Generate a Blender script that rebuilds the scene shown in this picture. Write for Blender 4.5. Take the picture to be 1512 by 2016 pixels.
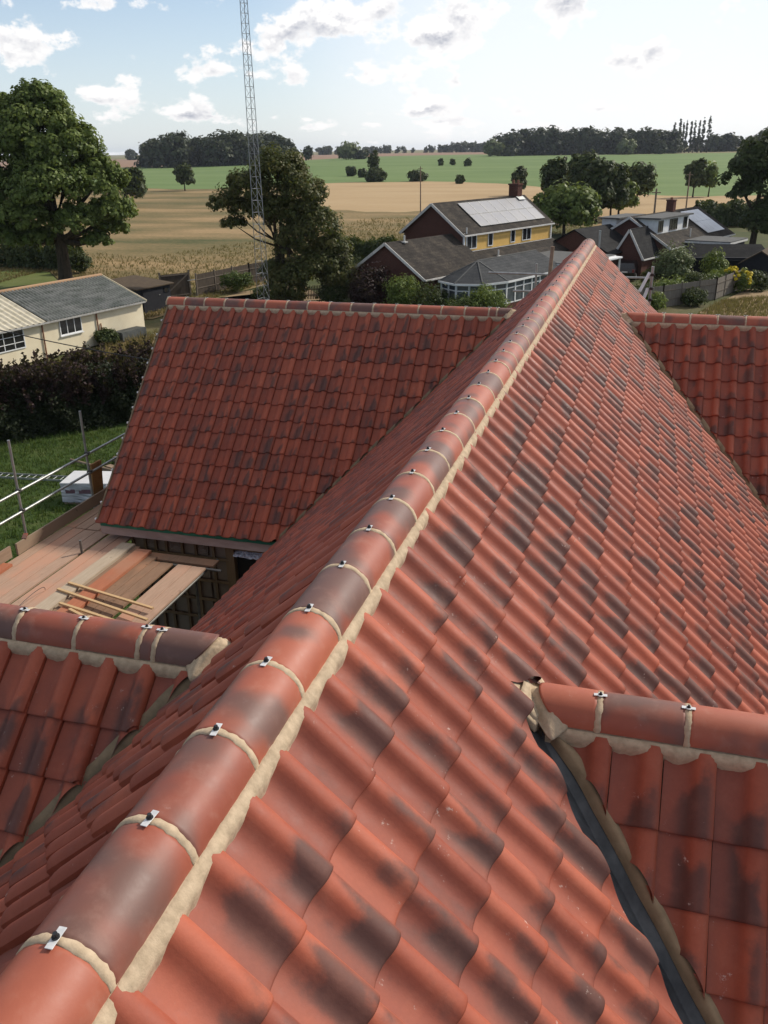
import bpy, bmesh, math, random
import numpy as np
from mathutils import Vector, Matrix
R = math.radians
rng = np.random.default_rng(7)
random.seed(7)
scene = bpy.context.scene
for o in list(bpy.data.objects):
    bpy.data.objects.remove(o)

# ------------------------------------------------------------------ camera, sky, sun
CREST = 9.4                                   # height of the main ridge above the ground
CAM = np.array([1.3075, 0.0, CREST + 1.8933])
FPX, PITCH, ROLL, AZ = 1703.4, R(22.746), R(-0.912), R(16.719)
hd = np.array([-math.sin(AZ), math.cos(AZ), 0.0]); rt0 = np.array([math.cos(AZ), math.sin(AZ), 0.0]); ez = np.array([0, 0, 1.0])
FW = hd*math.cos(PITCH) - ez*math.sin(PITCH); U0 = hd*math.sin(PITCH) + ez*math.cos(PITCH)
RT = rt0*math.cos(ROLL) + U0*math.sin(ROLL); UP = U0*math.cos(ROLL) - rt0*math.sin(ROLL)
cam = bpy.data.cameras.new('camera'); cam_o = bpy.data.objects.new('camera', cam); scene.collection.objects.link(cam_o)
cam.sensor_fit = 'VERTICAL'; cam.sensor_height = 36.0; cam.lens = FPX/2016*36; cam.clip_start = 0.05; cam.clip_end = 20000
cam_o.matrix_world = Matrix(((RT[0], UP[0], -FW[0], CAM[0]), (RT[1], UP[1], -FW[1], CAM[1]), (RT[2], UP[2], -FW[2], CAM[2]), (0, 0, 0, 1)))
scene.camera = cam_o
scene.render.resolution_x, scene.render.resolution_y = 768, 1024
scene.view_settings.view_transform = 'Standard'; scene.view_settings.look = 'None'
scene.view_settings.exposure = 0.08; scene.view_settings.gamma = 1.0

SUN_AZ, SUN_EL = R(42), R(36)                 # from +Y towards +X
world = bpy.data.worlds.new('World'); scene.world = world; world.use_nodes = True

def ray(x, y):
    return FW + RT*(x-756)/FPX - UP*(y-1008)/FPX

def sky_nodes():
    nt = world.node_tree; N = nt.nodes; L = nt.links
    bg = N['Background']
    def node(t, **k):
        n = N.new(t)
        for a, v in k.items(): setattr(n, a, v)
        return n
    def mth(op, a, b=None, c=None, clamp=False):
        n = node('ShaderNodeMath', operation=op); n.use_clamp = clamp
        for i, v in enumerate((a, b, c)):
            if v is None: continue
            if isinstance(v, (int, float)): n.inputs[i].default_value = v
            else: L.new(v, n.inputs[i])
        return n.outputs[0]
    sky = node('ShaderNodeTexSky', sky_type='NISHITA'); sky.sun_disc = False
    sky.sun_elevation = SUN_EL; sky.sun_rotation = SUN_AZ; sky.altitude = 20; sky.air_density = 1.0; sky.dust_density = 0.4; sky.ozone_density = 1.5
    tc = node('ShaderNodeTexCoord'); sp = node('ShaderNodeSeparateXYZ'); L.new(tc.outputs['Generated'], sp.inputs[0])
    az = mth('ARCTAN2', sp.outputs[0], sp.outputs[1])          # azimuth from +Y towards +X
    el = mth('ARCSINE', sp.outputs[2])
    # cumulus seen almost edge-on: noise in (azimuth, elevation), finer towards the horizon
    def cloud(dshift):
        e2 = mth('ADD', el, dshift)
        wv = mth('POWER', mth('MAXIMUM', e2, 0.0005), 0.62)
        cb = node('ShaderNodeCombineXYZ'); L.new(mth('MULTIPLY', az, 22.0), cb.inputs[0]); L.new(mth('MULTIPLY', wv, 21.0), cb.inputs[1]); cb.inputs[2].default_value = 3.7
        nz = node('ShaderNodeTexNoise'); nz.inputs['Scale'].default_value = 1.0; nz.inputs['Detail'].default_value = 7.0; nz.inputs['Roughness'].default_value = 0.6
        L.new(cb.outputs[0], nz.inputs['Vector'])
        return nz.outputs['Fac']
    a0 = cloud(0.0); b0 = cloud(0.007)
    # the larger cloud groups of that sky: (azimuth, elevation, half width, half height, weight)
    groups = []
    for x, y, rx, ry, w in ((530, 85, 92, 30, .17), (610, 40, 60, 40, .13), (720, 20, 70, 26, .15), (940, 22, 120, 26, .22), (890, 82, 62, 24, .23), (800, 75, 80, 30, .12), (235, 155, 40, 24, .18), (195, 188, 46, 13, .15), (895, 160, 24, 10, .17),
                            (385, 140, 58, 14, .17), (560, 160, 66, 22, .17), (300, 216, 62, 18, .17), (380, 228, 46, 12, .15), (440, 236, 36, 11, .16), (550, 230, 40, 9, .15), (635, 240, 40, 10, .16), (620, 252, 30, 7, .15), (760, 140, 80, 22, .16), (830, 185, 60, 12, .15),
                            (855, 216, 46, 14, .16), (745, 247, 26, 7, .15), (1020, 214, 40, 12, .16), (1010, 224, 30, 8, .12), (940, 238, 42, 9, .16), (870, 242, 36, 8, .14), (1075, 246, 50, 9, .14), (20, 95, 42, 38, .2), (140, 4, 140, 12, .18), (1135, 20, 36, 26, .21), (1270, 112, 52, 22, .22), (1105, 145, 14, 8, .15), (1440, 5, 60, 18, .22), (1200, 125, 20, 8, .14), (1380, 215, 60, 14, .12), (1200, 214, 50, 8, .12), (210, 236, 40, 10, .14)):
        d = ray(x, y); d = d/np.linalg.norm(d)
        groups.append((math.atan2(d[0], d[1]), math.asin(d[2]), rx/FPX, ry/FPX, w))
    bias = None
    for ga, ge, ra, re, w in groups:
        u = mth('DIVIDE', mth('SUBTRACT', az, ga), ra); v = mth('DIVIDE', mth('SUBTRACT', el, ge), re)
        q = mth('ADD', mth('MULTIPLY', u, u), mth('MULTIPLY', v, v))
        g = mth('MULTIPLY', mth('POWER', 2.718, mth('MULTIPLY', q, -0.9)), w)
        bias = g if bias is None else mth('ADD', bias, g)
    up = mth('MULTIPLY', mth('MULTIPLY_ADD', el, 1.6, -0.25, True), -0.05)       # more cover overhead
    dens = mth('ADD', mth('ADD', a0, bias), up)
    mask = node('ShaderNodeMapRange', interpolation_type='SMOOTHSTEP'); L.new(dens, mask.inputs[0]); mask.inputs[1].default_value = 0.585; mask.inputs[2].default_value = 0.69
    # darker undersides: cloud gets thicker above this direction
    dk = mth('MULTIPLY_ADD', mth('SUBTRACT', b0, a0), 6.0, 0.25, True)
    core = node('ShaderNodeMapRange', interpolation_type='SMOOTHSTEP'); L.new(dens, core.inputs[0]); core.inputs[1].default_value = 0.62; core.inputs[2].default_value = 0.80
    dk = mth('MULTIPLY', dk, core.outputs[0], None, True)
    ccol = node('ShaderNodeMix', data_type='RGBA'); L.new(dk, ccol.inputs[0]); ccol.inputs[6].default_value = (1.02, 1.0, 0.99, 1); ccol.inputs[7].default_value = (0.40, 0.42, 0.50, 1)
    # thin bright veil on the sun's side
    dot = node('ShaderNodeVectorMath', operation='DOT_PRODUCT'); L.new(tc.outputs['Generated'], dot.inputs[0])
    dot.inputs[1].default_value = (math.sin(SUN_AZ)*math.cos(SUN_EL), math.cos(SUN_AZ)*math.cos(SUN_EL), math.sin(SUN_EL))
    veil = node('ShaderNodeMapRange', interpolation_type='SMOOTHSTEP'); L.new(dot.outputs['Value'], veil.inputs[0]); veil.inputs[1].default_value = 0.42; veil.inputs[2].default_value = 0.95
    gd = ray(1180, 90); gd = gd/np.linalg.norm(gd)
    dg = node('ShaderNodeVectorMath', operation='DOT_PRODUCT'); L.new(tc.outputs['Generated'], dg.inputs[0]); dg.inputs[1].default_value = tuple(gd)
    glow = node('ShaderNodeMapRange', interpolation_type='SMOOTHSTEP'); L.new(dg.outputs['Value'], glow.inputs[0]); glow.inputs[1].default_value = 0.935; glow.inputs[2].default_value = 0.998
    skyc = node('ShaderNodeMix', data_type='RGBA', blend_type='MULTIPLY'); skyc.inputs[0].default_value = 1; L.new(sky.outputs[0], skyc.inputs[6]); skyc.inputs[7].default_value = (0.118, 0.117, 0.122, 1)
    hzn = node('ShaderNodeMapRange', interpolation_type='SMOOTHSTEP'); L.new(el, hzn.inputs[0]); hzn.inputs[1].default_value = 0.26; hzn.inputs[2].default_value = -0.02
    m0 = node('ShaderNodeMix', data_type='RGBA'); L.new(mth('MULTIPLY', hzn.outputs[0], 0.64), m0.inputs[0]); L.new(skyc.outputs[2], m0.inputs[6]); m0.inputs[7].default_value = (0.72, 0.82, 0.93, 1)
    # grey white fill added high overhead, unseen, to light the roofs more neutrally
    ovh = node('ShaderNodeMapRange', interpolation_type='SMOOTHSTEP'); L.new(el, ovh.inputs[0]); ovh.inputs[1].default_value = 0.28; ovh.inputs[2].default_value = 0.75
    m0b = node('ShaderNodeMix', data_type='RGBA'); L.new(mth('MULTIPLY', ovh.outputs[0], 0.6), m0b.inputs[0]); L.new(m0.outputs[2], m0b.inputs[6]); m0b.inputs[7].default_value = (0.62, 0.59, 0.55, 1)
    m1 = node('ShaderNodeMix', data_type='RGBA'); L.new(mth('MAXIMUM', mth('MULTIPLY', veil.outputs[0], 0.42), mth('MULTIPLY', glow.outputs[0], 0.6)), m1.inputs[0]); L.new(m0b.outputs[2], m1.inputs[6]); m1.inputs[7].default_value = (1.05, 1.05, 1.07, 1)
    m2 = node('ShaderNodeMix', data_type='RGBA'); L.new(mth('MULTIPLY', mask.outputs[0], 0.93), m2.inputs[0]); L.new(m1.outputs[2], m2.inputs[6]); L.new(ccol.outputs[2], m2.inputs[7])
    L.new(m2.outputs[2], bg.inputs['Color']); bg.inputs['Strength'].default_value = 1.0
sky_nodes()
world.cycles.sampling_method = 'MANUAL'; world.cycles.sample_map_resolution = 512

sun = bpy.data.lights.new('sun', 'SUN'); sun.energy = 3.9; sun.angle = R(3); sun.color = (1.0, 0.93, 0.82)
sun_o = bpy.data.objects.new('sun', sun); scene.collection.objects.link(sun_o)
sv = Vector((math.sin(SUN_AZ)*math.cos(SUN_EL), math.cos(SUN_AZ)*math.cos(SUN_EL), math.sin(SUN_EL)))
sun_o.rotation_euler = sv.to_track_quat('Z', 'Y').to_euler(); sun_o.location = (20, 20, 60)

# ------------------------------------------------------------------ helpers
def hz(x, y):
    """height of the land: a gentle rise beyond the near fields, less of it on the left"""
    dx, dy = x-CAM[0], y-CAM[1]; r = math.hypot(dx, dy)
    a = math.atan2(dx*rt0[0]+dy*rt0[1], dx*hd[0]+dy*hd[1])
    t = min(max((r-330)/520, 0), 1); t = t*t*(3-2*t)
    b = min(max((a+0.22)/0.22, 0), 1)
    return 4.2*t*(0.35+0.65*b)

def at(x, y, z=0.0):
    q = ray(x, y); p = CAM + q*((z-CAM[2])/q[2]); return p

def hit(x, y):
    """where the sight line through pixel (x, y) meets the land"""
    q = ray(x, y); lo, hi = 5.0, 5.0
    k = 1/np.hypot(q[0], q[1])
    r = 10.0
    while r < 5000:
        p = CAM + q*k*r
        if p[2] < hz(p[0], p[1]): break
        r *= 1.01
    return np.array([p[0], p[1], hz(p[0], p[1])])

def polar(px, r):
    q = ray(px, 300.); k = r/np.hypot(q[0], q[1]); x, y = CAM[0]+q[0]*k, CAM[1]+q[1]*k
    return np.array([x, y, hz(x, y)])

class MB:
    def __init__(s): s.v = []; s.f = []; s.m = []; s.sm = []
    def add(s, verts, faces, mi=0, smooth=False):
        b = len(s.v); s.v += [tuple(map(float, p)) for p in verts]
        for f in faces: s.f.append(tuple(i+b for i in f)); s.m.append(mi); s.sm.append(smooth)
    def box(s, c, d, rot=None, mi=0, bev=0.0):
        c = Vector(c); hx, hy, hz_ = d[0]/2, d[1]/2, d[2]/2
        M = rot if rot is not None else Matrix.Identity(3)
        if bev <= 0:
            p = [c + M@Vector((sx*hx, sy*hy, sz*hz_)) for sz in (-1, 1) for sy in (-1, 1) for sx in (-1, 1)]
            s.add(p, [(0, 2, 3, 1), (4, 5, 7, 6), (0, 1, 5, 4), (2, 6, 7, 3), (0, 4, 6, 2), (1, 3, 7, 5)], mi)
        else:
            bm = bmesh.new(); bmesh.ops.create_cube(bm, size=1)
            bmesh.ops.scale(bm, vec=d, verts=bm.verts); bmesh.ops.bevel(bm, geom=bm.edges[:], offset=bev, segments=2, affect='EDGES')
            bm.verts.index_update()
            s.add([c + M@v.co for v in bm.verts], [tuple(v.index for v in f.verts) for f in bm.faces], mi); bm.free()
    def bar(s, a, b, w, h=None, mi=0, up=(0, 0, 1)):
        """rectangular bar from a to b"""
        a, b = Vector(a), Vector(b); h = h or w; d = b-a; l = d.length; d.normalize()
        u = Vector(up)
        if abs(u.dot(d)) > .98: u = Vector((1, 0, 0))
        x = d.cross(u).normalized(); z = x.cross(d)
        s.box((a+b)/2, (w, l, h), Matrix((x, d, z)).transposed(), mi)
    def tube(s, a, b, r, r2=None, n=10, mi=0, cap=True):
        a, b = Vector(a), Vector(b); r2 = r if r2 is None else r2; d = (b-a).normalized()
        u = Vector((0, 0, 1)) if abs(d.z) < .9 else Vector((1, 0, 0)); x = d.cross(u).normalized(); y = d.cross(x)
        p = []
        for c, rr in ((a, r), (b, r2)):
            for i in range(n):
                t = 2*math.pi*i/n; p.append(c + x*(rr*math.cos(t)) + y*(rr*math.sin(t)))
        s.add(p, [(i, (i+1) % n, n+(i+1) % n, n+i) for i in range(n)], mi, True)
        if cap: s.add(p, [tuple(range(n-1, -1, -1)), tuple(range(n, 2*n))], mi)
    def path(s, pts, rad, n=8, mi=0):
        """a smooth tube along points"""
        P = [Vector(p) for p in pts]; rad = rad if hasattr(rad, '__len__') else [rad]*len(P); rings = []
        for i, p in enumerate(P):
            d = (P[min(i+1, len(P)-1)]-P[max(i-1, 0)]).normalized()
            u = Vector((0, 0, 1)) if abs(d.z) < .9 else Vector((1, 0, 0)); x = d.cross(u).normalized(); y = d.cross(x)
            rings += [p + x*(rad[i]*math.cos(2*math.pi*k/n)) + y*(rad[i]*math.sin(2*math.pi*k/n)) for k in range(n)]
        f = [(i*n+k, i*n+(k+1) % n, (i+1)*n+(k+1) % n, (i+1)*n+k) for i in range(len(P)-1) for k in range(n)]
        f += [tuple(range(n-1, -1, -1)), tuple(range((len(P)-1)*n, len(P)*n))]
        s.add(rings, f, mi, True)
    def quad(s, *p, mi=0): s.add(p, [tuple(range(len(p)))], mi)
    def slab(s, poly, t, mi=0):
        """a planar polygon (list of 3-D points) given thickness t against its normal"""
        P = [Vector(p) for p in poly]; n = (P[1]-P[0]).cross(P[2]-P[0]).normalized(); k = len(P)
        Q = [p - n*t for p in P]
        s.add(P+Q, [tuple(range(k)), tuple(range(2*k-1, k-1, -1))] + [(i, k+i, k+(i+1) % k, (i+1) % k) for i in range(k)], mi)
    def mesh(s, name, mats):
        me = bpy.data.meshes.new(name); me.from_pydata(s.v, [], s.f)
        for m in (mats if isinstance(mats, (list, tuple)) else [mats]): me.materials.append(m)
        if s.f:
            me.polygons.foreach_set('material_index', s.m); me.polygons.foreach_set('use_smooth', s.sm)
        me.validate(); me.update(); return me

def tag(o, label=None, cat=None, group=None, kind=None):
    if label: o['label'] = label
    if cat: o['category'] = cat
    if group: o['group'] = group
    if kind: o['kind'] = kind
    return o
def link(o, parent=None):
    scene.collection.objects.link(o)
    if parent is not None: o.parent = parent
    return o
def thing(name, label, cat, loc=(0, 0, 0), rotz=0.0, group=None):
    o = bpy.data.objects.new(name, None); o.empty_display_size = 0.3; link(o)
    o.location = loc; o.rotation_euler = (0, 0, rotz); return tag(o, label, cat, group)
def part(name, mb, mats, parent, label=None):
    o = bpy.data.objects.new(name, mb if isinstance(mb, bpy.types.Mesh) else mb.mesh(name, mats)); link(o, parent)
    if label: o['label'] = label
    return o
def solo(name, mb, mats, label, cat, loc=(0, 0, 0), rotz=0.0, group=None):
    o = part(name, mb, mats, None); o.location = loc; o.rotation_euler = (0, 0, rotz); return tag(o, label, cat, group)
def copy_tree(o, parent=None):
    c = o.copy(); scene.collection.objects.link(c); c.parent = parent
    for ch in list(o.children): copy_tree(ch, c)
    return c

# ------------------------------------------------------------------ materials
def new_mat(name):
    m = bpy.data.materials.new(name); m.use_nodes = True; nt = m.node_tree
    return m, nt, nt.nodes['Principled BSDF']
def nd(nt, t, **k):
    n = nt.nodes.new(t)
    for a, v in k.items(): setattr(n, a, v)
    return n
def ramp(nt, fac, stops, interp='LINEAR'):
    r = nd(nt, 'ShaderNodeValToRGB'); r.color_ramp.interpolation = interp; e = r.color_ramp.elements
    while len(e) < len(stops): e.new(0.5)
    for i, (p, c) in enumerate(stops):
        e[i].position = p; e[i].color = (*c, 1) if len(c) == 3 else c
    nt.links.new(fac, r.inputs[0]); return r.outputs[0]
def noise(nt, vec, scale, detail=4, rough=.55, stretch=None):
    if stretch is not None:
        mp = nd(nt, 'ShaderNodeMapping'); mp.inputs['Scale'].default_value = stretch; nt.links.new(vec, mp.inputs[0]); vec = mp.outputs[0]
    n = nd(nt, 'ShaderNodeTexNoise'); n.inputs['Scale'].default_value = scale; n.inputs['Detail'].default_value = detail; n.inputs['Roughness'].default_value = rough
    nt.links.new(vec, n.inputs['Vector']); return n.outputs['Fac']
def mixc(nt, fac, a, b, blend='MIX'):
    n = nd(nt, 'ShaderNodeMix', data_type='RGBA', blend_type=blend)
    for i, v in ((0, fac), (6, a), (7, b)):
        if isinstance(v, (int, float)): n.inputs[i].default_value = v
        elif isinstance(v, tuple): n.inputs[i].default_value = (*v, 1) if len(v) == 3 else v
        else: nt.links.new(v, n.inputs[i])
    return n.outputs[2]
def math_(nt, op, a, b=None, c=None, clamp=False):
    n = nd(nt, 'ShaderNodeMath', operation=op); n.use_clamp = clamp
    for i, v in enumerate((a, b, c)):
        if v is None: continue
        if isinstance(v, (int, float)): n.inputs[i].default_value = v
        else: nt.links.new(v, n.inputs[i])
    return n.outputs[0]
def step(nt, v, lo, hi, a=0., b=1.):
    n = nd(nt, 'ShaderNodeMapRange', interpolation_type='SMOOTHSTEP'); nt.links.new(v, n.inputs[0])
    n.inputs[1].default_value = lo; n.inputs[2].default_value = hi; n.inputs[3].default_value = a; n.inputs[4].default_value = b
    return n.outputs[0]
def bump(nt, bsdf, h, strength=.3, dist=.01):
    b = nd(nt, 'ShaderNodeBump'); b.inputs['Strength'].default_value = strength; b.inputs['Distance'].default_value = dist
    nt.links.new(h, b.inputs['Height']); nt.links.new(b.outputs[0], bsdf.inputs['Normal'])
def obco(nt): return nd(nt, 'ShaderNodeTexCoord').outputs['Object']

def simple(name, c1, c2=None, scale=3.0, rough=.8, metal=0., bumps=0., stretch=None, detail=5, spec=.5, dist=.01, lo=.35, hi=.65):
    m, nt, b = new_mat(name); b.inputs['Roughness'].default_value = rough; b.inputs['Metallic'].default_value = metal; b.inputs['Specular IOR Level'].default_value = spec if rough < .65 else min(spec, .2)
    v = obco(nt); n = noise(nt, v, scale, detail, .6, stretch)
    col = ramp(nt, n, [(lo, c1), (hi, c2 or tuple(x*.75 for x in c1))]); nt.links.new(col, b.inputs['Base Color'])
    if bumps: bump(nt, b, n, bumps, dist)
    return m

def tile_material(name, bright=1.0):
    """brindled clay: each tile has its own seed; smoky patches, pale lime specks"""
    m, nt, b = new_mat(name); L = nt.links
    at_ = nd(nt, 'ShaderNodeAttribute', attribute_name='tile'); sep = nd(nt, 'ShaderNodeSeparateColor'); L.new(at_.outputs['Color'], sep.inputs[0])
    r1, r2, un = sep.outputs[0], sep.outputs[1], sep.outputs[2]; vn = at_.outputs['Alpha']
    cb = nd(nt, 'ShaderNodeCombineXYZ'); L.new(math_(nt, 'MULTIPLY', un, 1.9), cb.inputs[0]); L.new(math_(nt, 'MULTIPLY', vn, .95), cb.inputs[1]); L.new(math_(nt, 'MULTIPLY', r1, 91.0), cb.inputs[2])
    sm = noise(nt, cb.outputs[0], .95, 1.3, .5)
    thr = math_(nt, 'ADD', math_(nt, 'MULTIPLY_ADD', r2, 0.30, -0.200), math_(nt, 'MULTIPLY_ADD', vn, .26, -.14))
    mid0 = noise(nt, obco(nt), 12, 6, .7)
    smoke = math_(nt, 'MULTIPLY', step(nt, math_(nt, 'ADD', math_(nt, 'ADD', sm, math_(nt, 'MULTIPLY_ADD', mid0, .30, -.15)), thr), .42, .62), math_(nt, 'MULTIPLY_ADD', math_(nt, 'MULTIPLY', step(nt, un, .18, .46), step(nt, un, 1.0, .80)), .78, .22))
    o = obco(nt)
    big = noise(nt, o, .35, 2); fine = noise(nt, o, 55, 4, .7); mid = noise(nt, o, 9, 4, .65)
    red = ramp(nt, math_(nt, 'ADD', math_(nt, 'MULTIPLY', r1, .55), math_(nt, 'MULTIPLY', mid, .45)), [(.2, (.245*bright, .057*bright, .032*bright)), (.5, (.325*bright, .079*bright, .043*bright)), (.82, (.40*bright, .102*bright, .054*bright))])
    dark = ramp(nt, r2, [(0., (.120, .050, .039)), (1., (.062, .040, .036))])
    pan = math_(nt, 'MULTIPLY', step(nt, un, .66, .46), step(nt, math_(nt, 'ADD', math_(nt, 'MULTIPLY', sm, .7), math_(nt, 'MULTIPLY', r2, .3)), .15, .60))
    red = mixc(nt, math_(nt, 'MULTIPLY', pan, .55), red, (.19, .066, .050))
    col = mixc(nt, math_(nt, 'MULTIPLY', smoke, .82), red, dark)
    col = mixc(nt, math_(nt, 'MULTIPLY', step(nt, mid, .45, .8), .14), col, (.40, .19, .14))           # dusty bloom
    sp = noise(nt, o, 16, 5, .75); sp2 = noise(nt, o, 2.3, 2)
    specks = math_(nt, 'MULTIPLY', step(nt, sp, .63, .71), step(nt, sp2, .44, .60))
    col = mixc(nt, math_(nt, 'MULTIPLY', specks, .7), col, (.58, .46, .40))
    col = mixc(nt, .12, col, mixc(nt, fine, (.0, .0, .0), (1., 1., 1.)), 'OVERLAY')
    L.new(col, b.inputs['Base Color']); b.inputs['Roughness'].default_value = .62; b.inputs['Specular IOR Level'].default_value = .28
    rr = ramp(nt, mid, [(.3, (.52,)*3), (.7, (.74,)*3)]); L.new(rr, b.inputs['Roughness'])
    bump(nt, b, math_(nt, 'ADD', fine, math_(nt, 'MULTIPLY', mid, 1.5)), .16, .004)
    return m
M_TILE = tile_material('clay roof tile')

def ridge_material():
    m, nt, b = new_mat('clay ridge tile'); L = nt.links
    oi = nd(nt, 'ShaderNodeObjectInfo'); o = obco(nt)
    ad = nd(nt, 'ShaderNodeVectorMath', operation='ADD'); cb = nd(nt, 'ShaderNodeCombineXYZ'); L.new(math_(nt, 'MULTIPLY', oi.outputs['Random'], 40.), cb.inputs[2]); L.new(o, ad.inputs[0]); L.new(cb.outputs[0], ad.inputs[1])
    v = ad.outputs[0]
    big = noise(nt, v, 2.6, 2.5, .5); mid = noise(nt, v, 10, 5, .65); fine = noise(nt, o, 60, 4, .7)
    red = ramp(nt, math_(nt, 'ADD', math_(nt, 'MULTIPLY', oi.outputs['Random'], .6), math_(nt, 'MULTIPLY', mid, .4)), [(.15, (.25, .066, .040)), (.5, (.32, .088, .051)), (.85, (.40, .112, .06))])
    smoke = step(nt, math_(nt, 'ADD', big, math_(nt, 'MULTIPLY_ADD', oi.outputs['Random'], -.22, .14)), .46, .66)
    col = mixc(nt, math_(nt, 'MULTIPLY', smoke, .9), red, (.135, .076, .062))
    col = mixc(nt, math_(nt, 'MULTIPLY', step(nt, mid, .5, .8), .25), col, (.40, .25, .20))
    sp = noise(nt, v, 13, 5, .75); sp2 = noise(nt, v, 3.1, 2)
    col = mixc(nt, math_(nt, 'MULTIPLY', math_(nt, 'MULTIPLY', step(nt, sp, .64, .74), step(nt, sp2, .5, .66)), .6), col, (.58, .48, .44))
    L.new(col, b.inputs['Base Color']); L.new(ramp(nt, mid, [(.3, (.46,)*3), (.7, (.60,)*3)]), b.inputs['Roughness']); b.inputs['Specular IOR Level'].default_value = .38
    bump(nt, b, math_(nt, 'ADD', fine, mid), .10, .004)
    return m
M_RIDGE = ridge_material()
M_MORTAR = simple('bedding mortar', (.52, .40, .275), (.38, .29, .195), 26, .95, bumps=.9, dist=.006)
M_MORTAR_VALLEY = simple('valley mortar', (.36, .25, .15), (.25, .17, .10), 9, .95, bumps=.5, dist=.006)
M_MORTAR_OLD = simple('damp mortar', (.25, .185, .115), (.16, .125, .08), 9, .95, bumps=.6, dist=.008)
M_LEAD = simple('lead valley', (.035, .037, .041), (.12, .122, .125), 6, .5, metal=.0, stretch=(1, 1, .4), bumps=.4, dist=.01, lo=.4, hi=.75)
M_CLIP = simple('clip steel', (.75, .75, .74), (.60, .60, .60), 40, .4, metal=.25)
M_SCREW = simple('screw', (.02, .02, .022), None, 10, .45)
M_WHITE = simple('white plastic', (.78, .78, .77), (.68, .68, .66), 3, .5)
M_GREEN = simple('green membrane', (.02, .20, .125), (.015, .13, .085), 6, .6)
M_FASCIA = simple('weathered fascia', (.46, .36, .32), (.33, .25, .22), 5, .8, stretch=(.3, 1, 1))
M_STUD = simple('stud timber', (.25, .17, .095), (.16, .105, .06), 4, .85, stretch=(1, 1, .2))
M_INSUL = simple('insulation board', (.27, .215, .165), (.20, .155, .12), 2.5, .7)
M_PRINT = simple('board print', (.42, .37, .31), None, 5, .7)
M_FOIL = simple('foil', (.62, .62, .66), (.25, .25, .28), 20, .25, metal=.6, bumps=1., dist=.03)
M_BLACK = simple('black opening', (.008, .008, .009), None, 5, .6)
M_BLOCK = simple('house wall', (.28, .22, .17), (.22, .17, .13), 3, .9)

def board_mat(name, c1, c2, c3, rs=1.):
    m, nt, b = new_mat(name); v = obco(nt); oi = nd(nt, 'ShaderNodeObjectInfo')
    ad = nd(nt, 'ShaderNodeVectorMath', operation='ADD'); cb = nd(nt, 'ShaderNodeCombineXYZ'); nt.links.new(math_(nt, 'MULTIPLY', oi.outputs['Random'], 50.), cb.inputs[2]); nt.links.new(v, ad.inputs[0]); nt.links.new(cb.outputs[0], ad.inputs[1]); v = ad.outputs[0]
    g = noise(nt, v, 9, 6, .65, (4., .35, 4.)); p = noise(nt, v, 1.4*rs, 3, .5, (1., .6, 1.)); k = noise(nt, v, 6, 2)
    col = ramp(nt, g, [(.3, c2), (.7, c1)]); col = mixc(nt, step(nt, math_(nt, 'ADD', p, math_(nt, 'MULTIPLY_ADD', oi.outputs['Random'], .2, -.1)), .5, .7), col, c3)
    col = mixc(nt, math_(nt, 'MULTIPLY', step(nt, k, .68, .74), .5), col, tuple(x*.4 for x in c2))
    nt.links.new(col, b.inputs['Base Color']); b.inputs['Roughness'].default_value = .85; bump(nt, b, g, .35, .006); return m
M_BOARD = board_mat('weathered scaffold board', (.44, .29, .205), (.33, .21, .145), (.46, .25, .165))
M_BOARD_PALE = board_mat('pale scaffold board', (.47, .38, .28), (.36, .28, .20), (.42, .32, .23))
M_BOARD_ORANGE = board_mat('clay dusted board', (.42, .145, .07), (.32, .11, .055), (.36, .17, .10))
M_BOARD_BROWN = board_mat('brown board', (.26, .155, .095), (.19, .11, .065), (.31, .16, .09))
M_BATTEN = board_mat('new sawn batten', (.58, .40, .21), (.48, .32, .16), (.55, .36, .19))
M_TOE = board_mat('toe board', (.30, .21, .145), (.22, .15, .10), (.26, .19, .13))
M_PLANK = board_mat('orange plank', (.34, .17, .055), (.25, .12, .04), (.30, .15, .05))
M_GALV = simple('galvanised tube', (.42, .43, .42), (.28, .29, .28), 8, .42, metal=.65, stretch=(1, 1, .3))
M_GALV_DULL = simple('dull tube', (.20, .195, .18), (.13, .125, .115), 8, .55, metal=.4)
M_COUPLER = simple('coupler', (.06, .055, .05), None, 20, .5, metal=.5)

def leaf_mat(name, cols, trans=.22, rough=.55):
    m, nt, b = new_mat(name); L = nt.links
    a = nd(nt, 'ShaderNodeAttribute', attribute_name='leaf'); sep = nd(nt, 'ShaderNodeSeparateColor'); L.new(a.outputs['Color'], sep.inputs[0])
    f = math_(nt, 'ADD', math_(nt, 'MULTIPLY', sep.outputs[0], .5), math_(nt, 'MULTIPLY', sep.outputs[1], .5))
    k = len(cols); col = ramp(nt, f, [((i+.0)/(k-1)*.7+.15, c) for i, c in enumerate(cols)])
    L.new(col, b.inputs['Base Color']); b.inputs['Roughness'].default_value = rough; b.inputs['Specular IOR Level'].default_value = .35 if rough < .5 else .15
    tr = nd(nt, 'ShaderNodeBsdfTranslucent'); L.new(mixc(nt, .35, col, (.25, .28, .03)), tr.inputs['Color'])
    mx = nd(nt, 'ShaderNodeMixShader'); mx.inputs[0].default_value = trans; L.new(b.outputs[0], mx.inputs[1]); L.new(tr.outputs[0], mx.inputs[2])
    L.new(mx.outputs[0], nt.nodes['Material Output'].inputs['Surface']); return m
M_LEAF_OAK = leaf_mat('oak leaf', [(.075, .115, .026), (.13, .175, .042), (.21, .26, .08)], .36, .5)
M_LEAF_DARK = leaf_mat('dark leaf', [(.03, .047, .015), (.048, .067, .022), (.08, .095, .034)], .2)
M_LEAF_BROWN = leaf_mat('bronze leaf', [(.05, .066, .02), (.085, .092, .03), (.13, .115, .04)], .28)
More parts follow.
